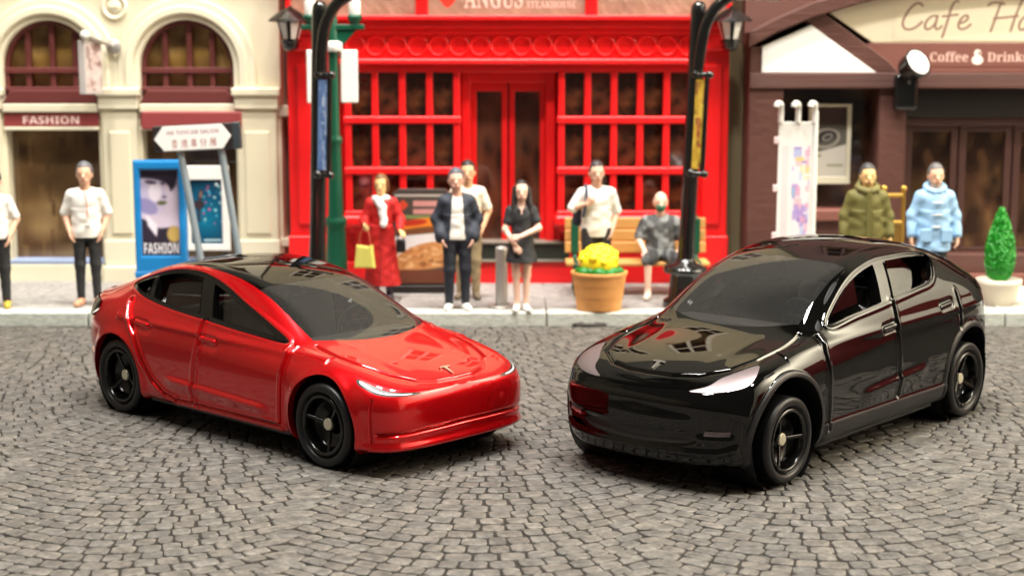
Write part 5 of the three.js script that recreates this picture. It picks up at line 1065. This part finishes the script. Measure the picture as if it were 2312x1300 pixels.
person({ label: 'woman in long red coat and white scarf carrying a yellow bag', x: -1.66, z: -20.2, h: 1.55, turn: -.1, armR: [[-.25, 1.13, .02], [-.2, 1.1, .24], [.1, -.5, 1], [1, 0, 0], .9], armL: [[.27, 1.15, -.02], [.3, 1.02, .2], [.5, -.3, .8], [-.3, -1, 0], .35], hair: 'bob', hairColor: lin(.16, .075, .025), skin: [.74, .47, .2],
  wear(q) {
    part(q.t, 'coat', skin([...q.torsoP(.026), ...q.armP(.024, 1.88), flare(.2, 1.05, .27, .165, .2, .13)], { k: .05, wrinkle: .004, cutters: [(x, y) => .2 - y] }), cloth(srgb(186, 20, 18)));
    part(q.t, 'coat_front', [box(-.012, .012, .24, 1.0, .118, .148, .004).rotateX(-.06).translate(0, 0, .07)], cloth(srgb(150, 14, 14)));
    for (let i = 0; i < 5; i++) part(q.t, 'button', ball(.035, 1.02 - i * .14, .147 + i * .013, .012, 1, 1, .5), cloth(srgb(150, 16, 16)));
    part(q.t, 'scarf', skin([cap([-.09, 1.45, .04], [.09, 1.45, .04], .05), cap([-.05, 1.44, .1], [.03, 1.34, .135], .055, .06), cap([.03, 1.34, .13], [.06, 1.1, .15], .06, .055)], { k: .03, cell: .011, wrinkle: .005 }), cloth(srgb(240, 238, 236)));
    part(q.t, 'boots', skin([...q.legP(.012, 1.97).filter((p, i) => i % 2), ...q.footP(.012)], { k: .02, cutters: [below(.4)] }), cloth(lin(.03, .025, .04), .4));
  } });
{
  const b = thing('yellow_bag', 'pale yellow carrier bag hanging from the red-coated woman\'s hand', 'bag', [-1.86, .58, -19.98], -.15);
  part(b, 'bag_body', prism([[-.13, 0], [.13, 0], [.1, .29], [.04, .27], [-.04, .28], [-.1, .29]], .11, .02).translate(0, 0, -.055), std(srgb(232, 222, 110), .6));
  for (const z of [-.035, .035]) part(b, 'handle', tube([[-.07, .28, z], [-.055, .42, z * .6], [0, .5, 0], [.055, .42, z * .6], [.07, .28, z]], .009, 30), std(srgb(176, 60, 40), .5));
  const h = thing('black_handbag', 'small black handbag hanging at the red-coated woman\'s hip', 'handbag', [-1.41, .76, -20.06], .2);
  part(h, 'bag_body', box(-.06, .06, 0, .17, -.045, .045, .03), std(lin(.012, .011, .012), .4));
  part(h, 'strap', tube([[-.045, .16, 0], [-.02, .27, .01], [0, .31, .02], [.025, .26, .01], [.045, .16, 0]], .008, 24), std(lin(.012, .011, .012), .4));
}
person({ label: 'man in open navy blazer and white shirt with white sneakers', x: -.67, z: -19.32, h: 1.69, turn: .08, armL: pocket(1, .07), armR: pocket(-1, .07), hair: 'short', hairColor: lin(.075, .085, .11), skin: [.66, .38, .29], tilt: -.012, legs: [[.1, .52, .02], [.105, .085, -.02]],
  wear(q) {
    tee(q, white, { hem: .9, g: .018, sleeve: .3 });
    part(q.t, 'blazer', skin([...q.torsoP(.026), ...q.armP(.023, 1.97), flare(.84, 1.2, .19, .165, .135, .125), ell([.21, .95, .05], [.075, .1, .08]), ell([-.21, .95, .05], [.075, .1, .08])], { k: .045, wrinkle: .0045, cutters: [(x, y) => .86 - y, (x, y, z) => (z > .0 ? (.06 + (1.42 - y) * .075) - Math.abs(x) : -1), (x, y, z) => (Math.hypot(x, z - .01) < .07 && y > 1.4 ? .02 : -.02)] }), cloth(lin(.026, .032, .048)));
    trousers(q, lin(.014, .017, .028)); shoes(q, srgb(240, 238, 236));
  } });
person({ label: 'man in cream T-shirt and beige trousers standing behind the navy blazer', x: -.56, z: -20.2, h: 1.72, turn: -.05, armL: pocket(1), armR: pocket(-1), hair: 'short', skin: [.66, .38, .22],
  wear(q) { tee(q, srgb(246, 234, 212), { hem: .84 }); trousers(q, srgb(150, 132, 100)); shoes(q, srgb(110, 96, 76)); } });
person({ label: 'young woman in short black dress and white shoes holding her wrist', x: .115, z: -19.24, h: 1.55, turn: .04, armR: [[-.225, 1.13, .04], [-.1, .93, .17], [.6, -.7, .35], [0, -.2, -1], .6], armL: [[.235, 1.15, .05], [-.035, 1.05, .215], [-1, -.1, .1], [0, -.3, -1], .5], hair: 'long', hairColor: lin(.02, .016, .015), skin: [.72, .46, .35], wide: .9, legs: [[.07, .5, .01], [.06, .085, -.01]],
  wear(q) {
    part(q.t, 'dress', skin([...q.torsoP(.016), ...q.armP(.02, .55), flare(.68, 1.06, .225, .14, .185, .11)], { k: .04, wrinkle: .004, cutters: [(x, y) => .68 - y, (x, y, z) => (z > 0 && y > 1.34 ? (y - 1.34) * .35 + .004 - Math.abs(x) : -1)] }), cloth(lin(.022, .023, .026)));
    part(q.t, 'collar', skin([cap([-.085, 1.46, .02], [-.03, 1.4, .105], .022), cap([.085, 1.46, .02], [.03, 1.4, .105], .022)], { k: .01, cell: .01 }), cloth(lin(.05, .042, .044)));
    part(q.t, 'bracelet', new THREE.TorusGeometry(.03, .01, 8, 20).rotateX(.9).rotateZ(-.6).translate(-.09, .915, .178), cloth(srgb(206, 160, 120), .4));
    shoes(q, srgb(240, 238, 236));
  } });
person({ label: 'man in loose white T-shirt gripping a backpack strap behind the flower pot', x: 1.06, z: -19.95, h: 1.73, turn: .08, armR: [[-.31, 1.2, .02], [-.14, 1.27, .16], [.5, .75, .2], [.3, 0, -1], .8], armL: pocket(1), hair: 'short', hairColor: lin(.04, .035, .035), skin: [.66, .39, .28], wide: 1.1,
  wear(q) {
    tee(q, white, { hem: .84, sleeve: .95, g: .026 });
    part(q.t, 'shorts', skin([...q.torsoP(.012).slice(0, 1), ...q.legP(.03, 1.05)], { k: .03, cutters: [below(1.02), (x, y) => .5 - y], wrinkle: .003 }), cloth(lin(.03, .03, .032)));
    part(q.t, 'backpack_strap', tube([[-.13, 1.38, -.1], [-.135, 1.49, -.02], [-.14, 1.44, .1], [-.155, 1.27, .15], [-.18, 1.1, .12]], .02, 30), cloth(srgb(58, 70, 88)));
    shoes(q, srgb(90, 90, 92));
  } });
{
  const b = thing('navy_backpack', 'navy backpack slung behind the man in the loose white T-shirt', 'backpack', [.97, PAVE + .95, -20.14], .1);
  part(b, 'pack', new RoundedBoxGeometry(.34, .44, .17, 4, .07).translate(-.03, .21, 0), cloth(lin(.02, .026, .05)));
  part(b, 'front_pocket', new RoundedBoxGeometry(.24, .2, .06, 3, .028).translate(-.03, .13, -.1), cloth(lin(.022, .03, .056)));
}
const camo = std(0xffffff, .7, { vertexColors: true });
person({ label: 'bald man in grey camouflage T-shirt and green mask sitting on the bench', x: 1.93, z: -20.58, y: PAVE, h: 1.66, torso: [0, -.39, -.06], legs: [[.2, .515, .4], [.2, .085, .43]], armL: [[.3, 1.15, .03], [.24, 1.02, .27], [-.3, -.35, .8], [0, -1, 0], .35], armR: [[-.3, 1.15, .03], [-.23, 1.0, .27], [.2, -.4, .8], [0, -1, 0], .35], skin: [.7, .45, .34], wide: 1.18,
  wear(q) {
    const nz = noise2(91), tone = (x, y, z) => { const v = nz(x * 14 + 9, y * 14 + z * 9, 64); return v > .62 ? [.24, .25, .25] : v > .4 ? [.1, .105, .105] : [.05, .053, .055]; };
    tee(q, 0, { hem: .9, sleeve: .85, g: .032, mat: camo, more: { color: tone } });
    part(q.t, 'shorts', skin([ell(q.up([0, .95, 0]), [.19, .12, .14]), ...q.legP(.034, .97)], { k: .04, wrinkle: .003, color: (x, y, z) => tone(x, y, z).map((v) => v * .6) }), camo);
    part(q.t, 'face_mask', q.big(skin([ell(q.H([0, 1.578, .06]), [.06, .05, .06])], { cell: .008, k: .01 })), cloth(srgb(52, 110, 84)));
    shoes(q, srgb(236, 214, 200));
  } });
person({ label: 'man in olive green parka with thick hood before the cafe', x: 4.36, z: -19.5, h: 1.73, turn: -.05, armL: sideArm(1), armR: sideArm(-1), hair: 'short', hairColor: lin(.05, .05, .05), skin: [.74, .47, .2], wide: 1.08,
  wear(q) {
    const olive = cloth(srgb(104, 98, 46));
    part(q.t, 'parka', skin([...q.torsoP(.036), ...q.armP(.03, 1.9), flare(.8, 1.2, .215, .19, .16, .14)], { k: .05, wrinkle: .005, cutters: [(x, y) => .8 - y] }), olive);
    part(q.t, 'hood', skin([...[...Array(10).keys()].map((i) => { const f = (a) => [Math.cos(a) * .115, 1.5 - Math.sin(a) * .035, Math.sin(a) * .1 - .0]; return cap(f(i * .628), f((i + 1) * .628), .042); }), ell([0, 1.54, -.1], [.12, .12, .07])], { k: .03, cell: .011, wrinkle: .004 }), cloth(srgb(112, 106, 58)));
    part(q.t, 'front_flap', box(-.03, .03, .86, 1.44, .16, .178, .006), olive);
    trousers(q, srgb(46, 78, 110)); shoes(q, lin(.03, .025, .02));
  } });
person({ label: 'man in light blue duffle coat with white toggles before the cafe door', x: 5.19, z: -19.5, h: 1.73, turn: -.02, armL: sideArm(1), armR: sideArm(-1), hair: 'short', hairColor: lin(.13, .125, .125), skin: [.72, .42, .27], wide: 1.06,
  wear(q) {
    const blue = cloth(srgb(150, 190, 224));
    part(q.t, 'duffle_coat', skin([...q.torsoP(.03), ...q.armP(.027, 1.92), flare(.72, 1.2, .22, .18, .165, .135)], { k: .05, wrinkle: .0045, cutters: [(x, y) => .72 - y] }), blue);
    part(q.t, 'hood', skin([...[...Array(10).keys()].map((i) => { const f = (a) => [Math.cos(a) * .11, 1.5 - Math.sin(a) * .045, Math.sin(a) * .09 - .01]; return cap(f(i * .628), f((i + 1) * .628), .036); }), ell([0, 1.5, -.1], [.11, .09, .06])], { k: .03, cell: .011, wrinkle: .003 }), blue);
    for (let i = 0; i < 3; i++) part(q.t, 'toggle', [rod([-.035, 1.33 - i * .15, .166 + i * .004], [.035, 1.33 - i * .15, .166 + i * .004], .009), box(-.07, .07, 1.325 - i * .15, 1.335 - i * .15, .15 + i * .004, .166 + i * .004)], cloth(srgb(226, 220, 206)));
    for (const x of [-.13, .13]) part(q.t, 'coat_pocket', box(x - .07, x + .07, .84, 1.0, .135, .165, .012), blue);
    trousers(q, lin(.02, .02, .024)); shoes(q, lin(.03, .025, .02));
  } });
renderer.render(scene, camera);
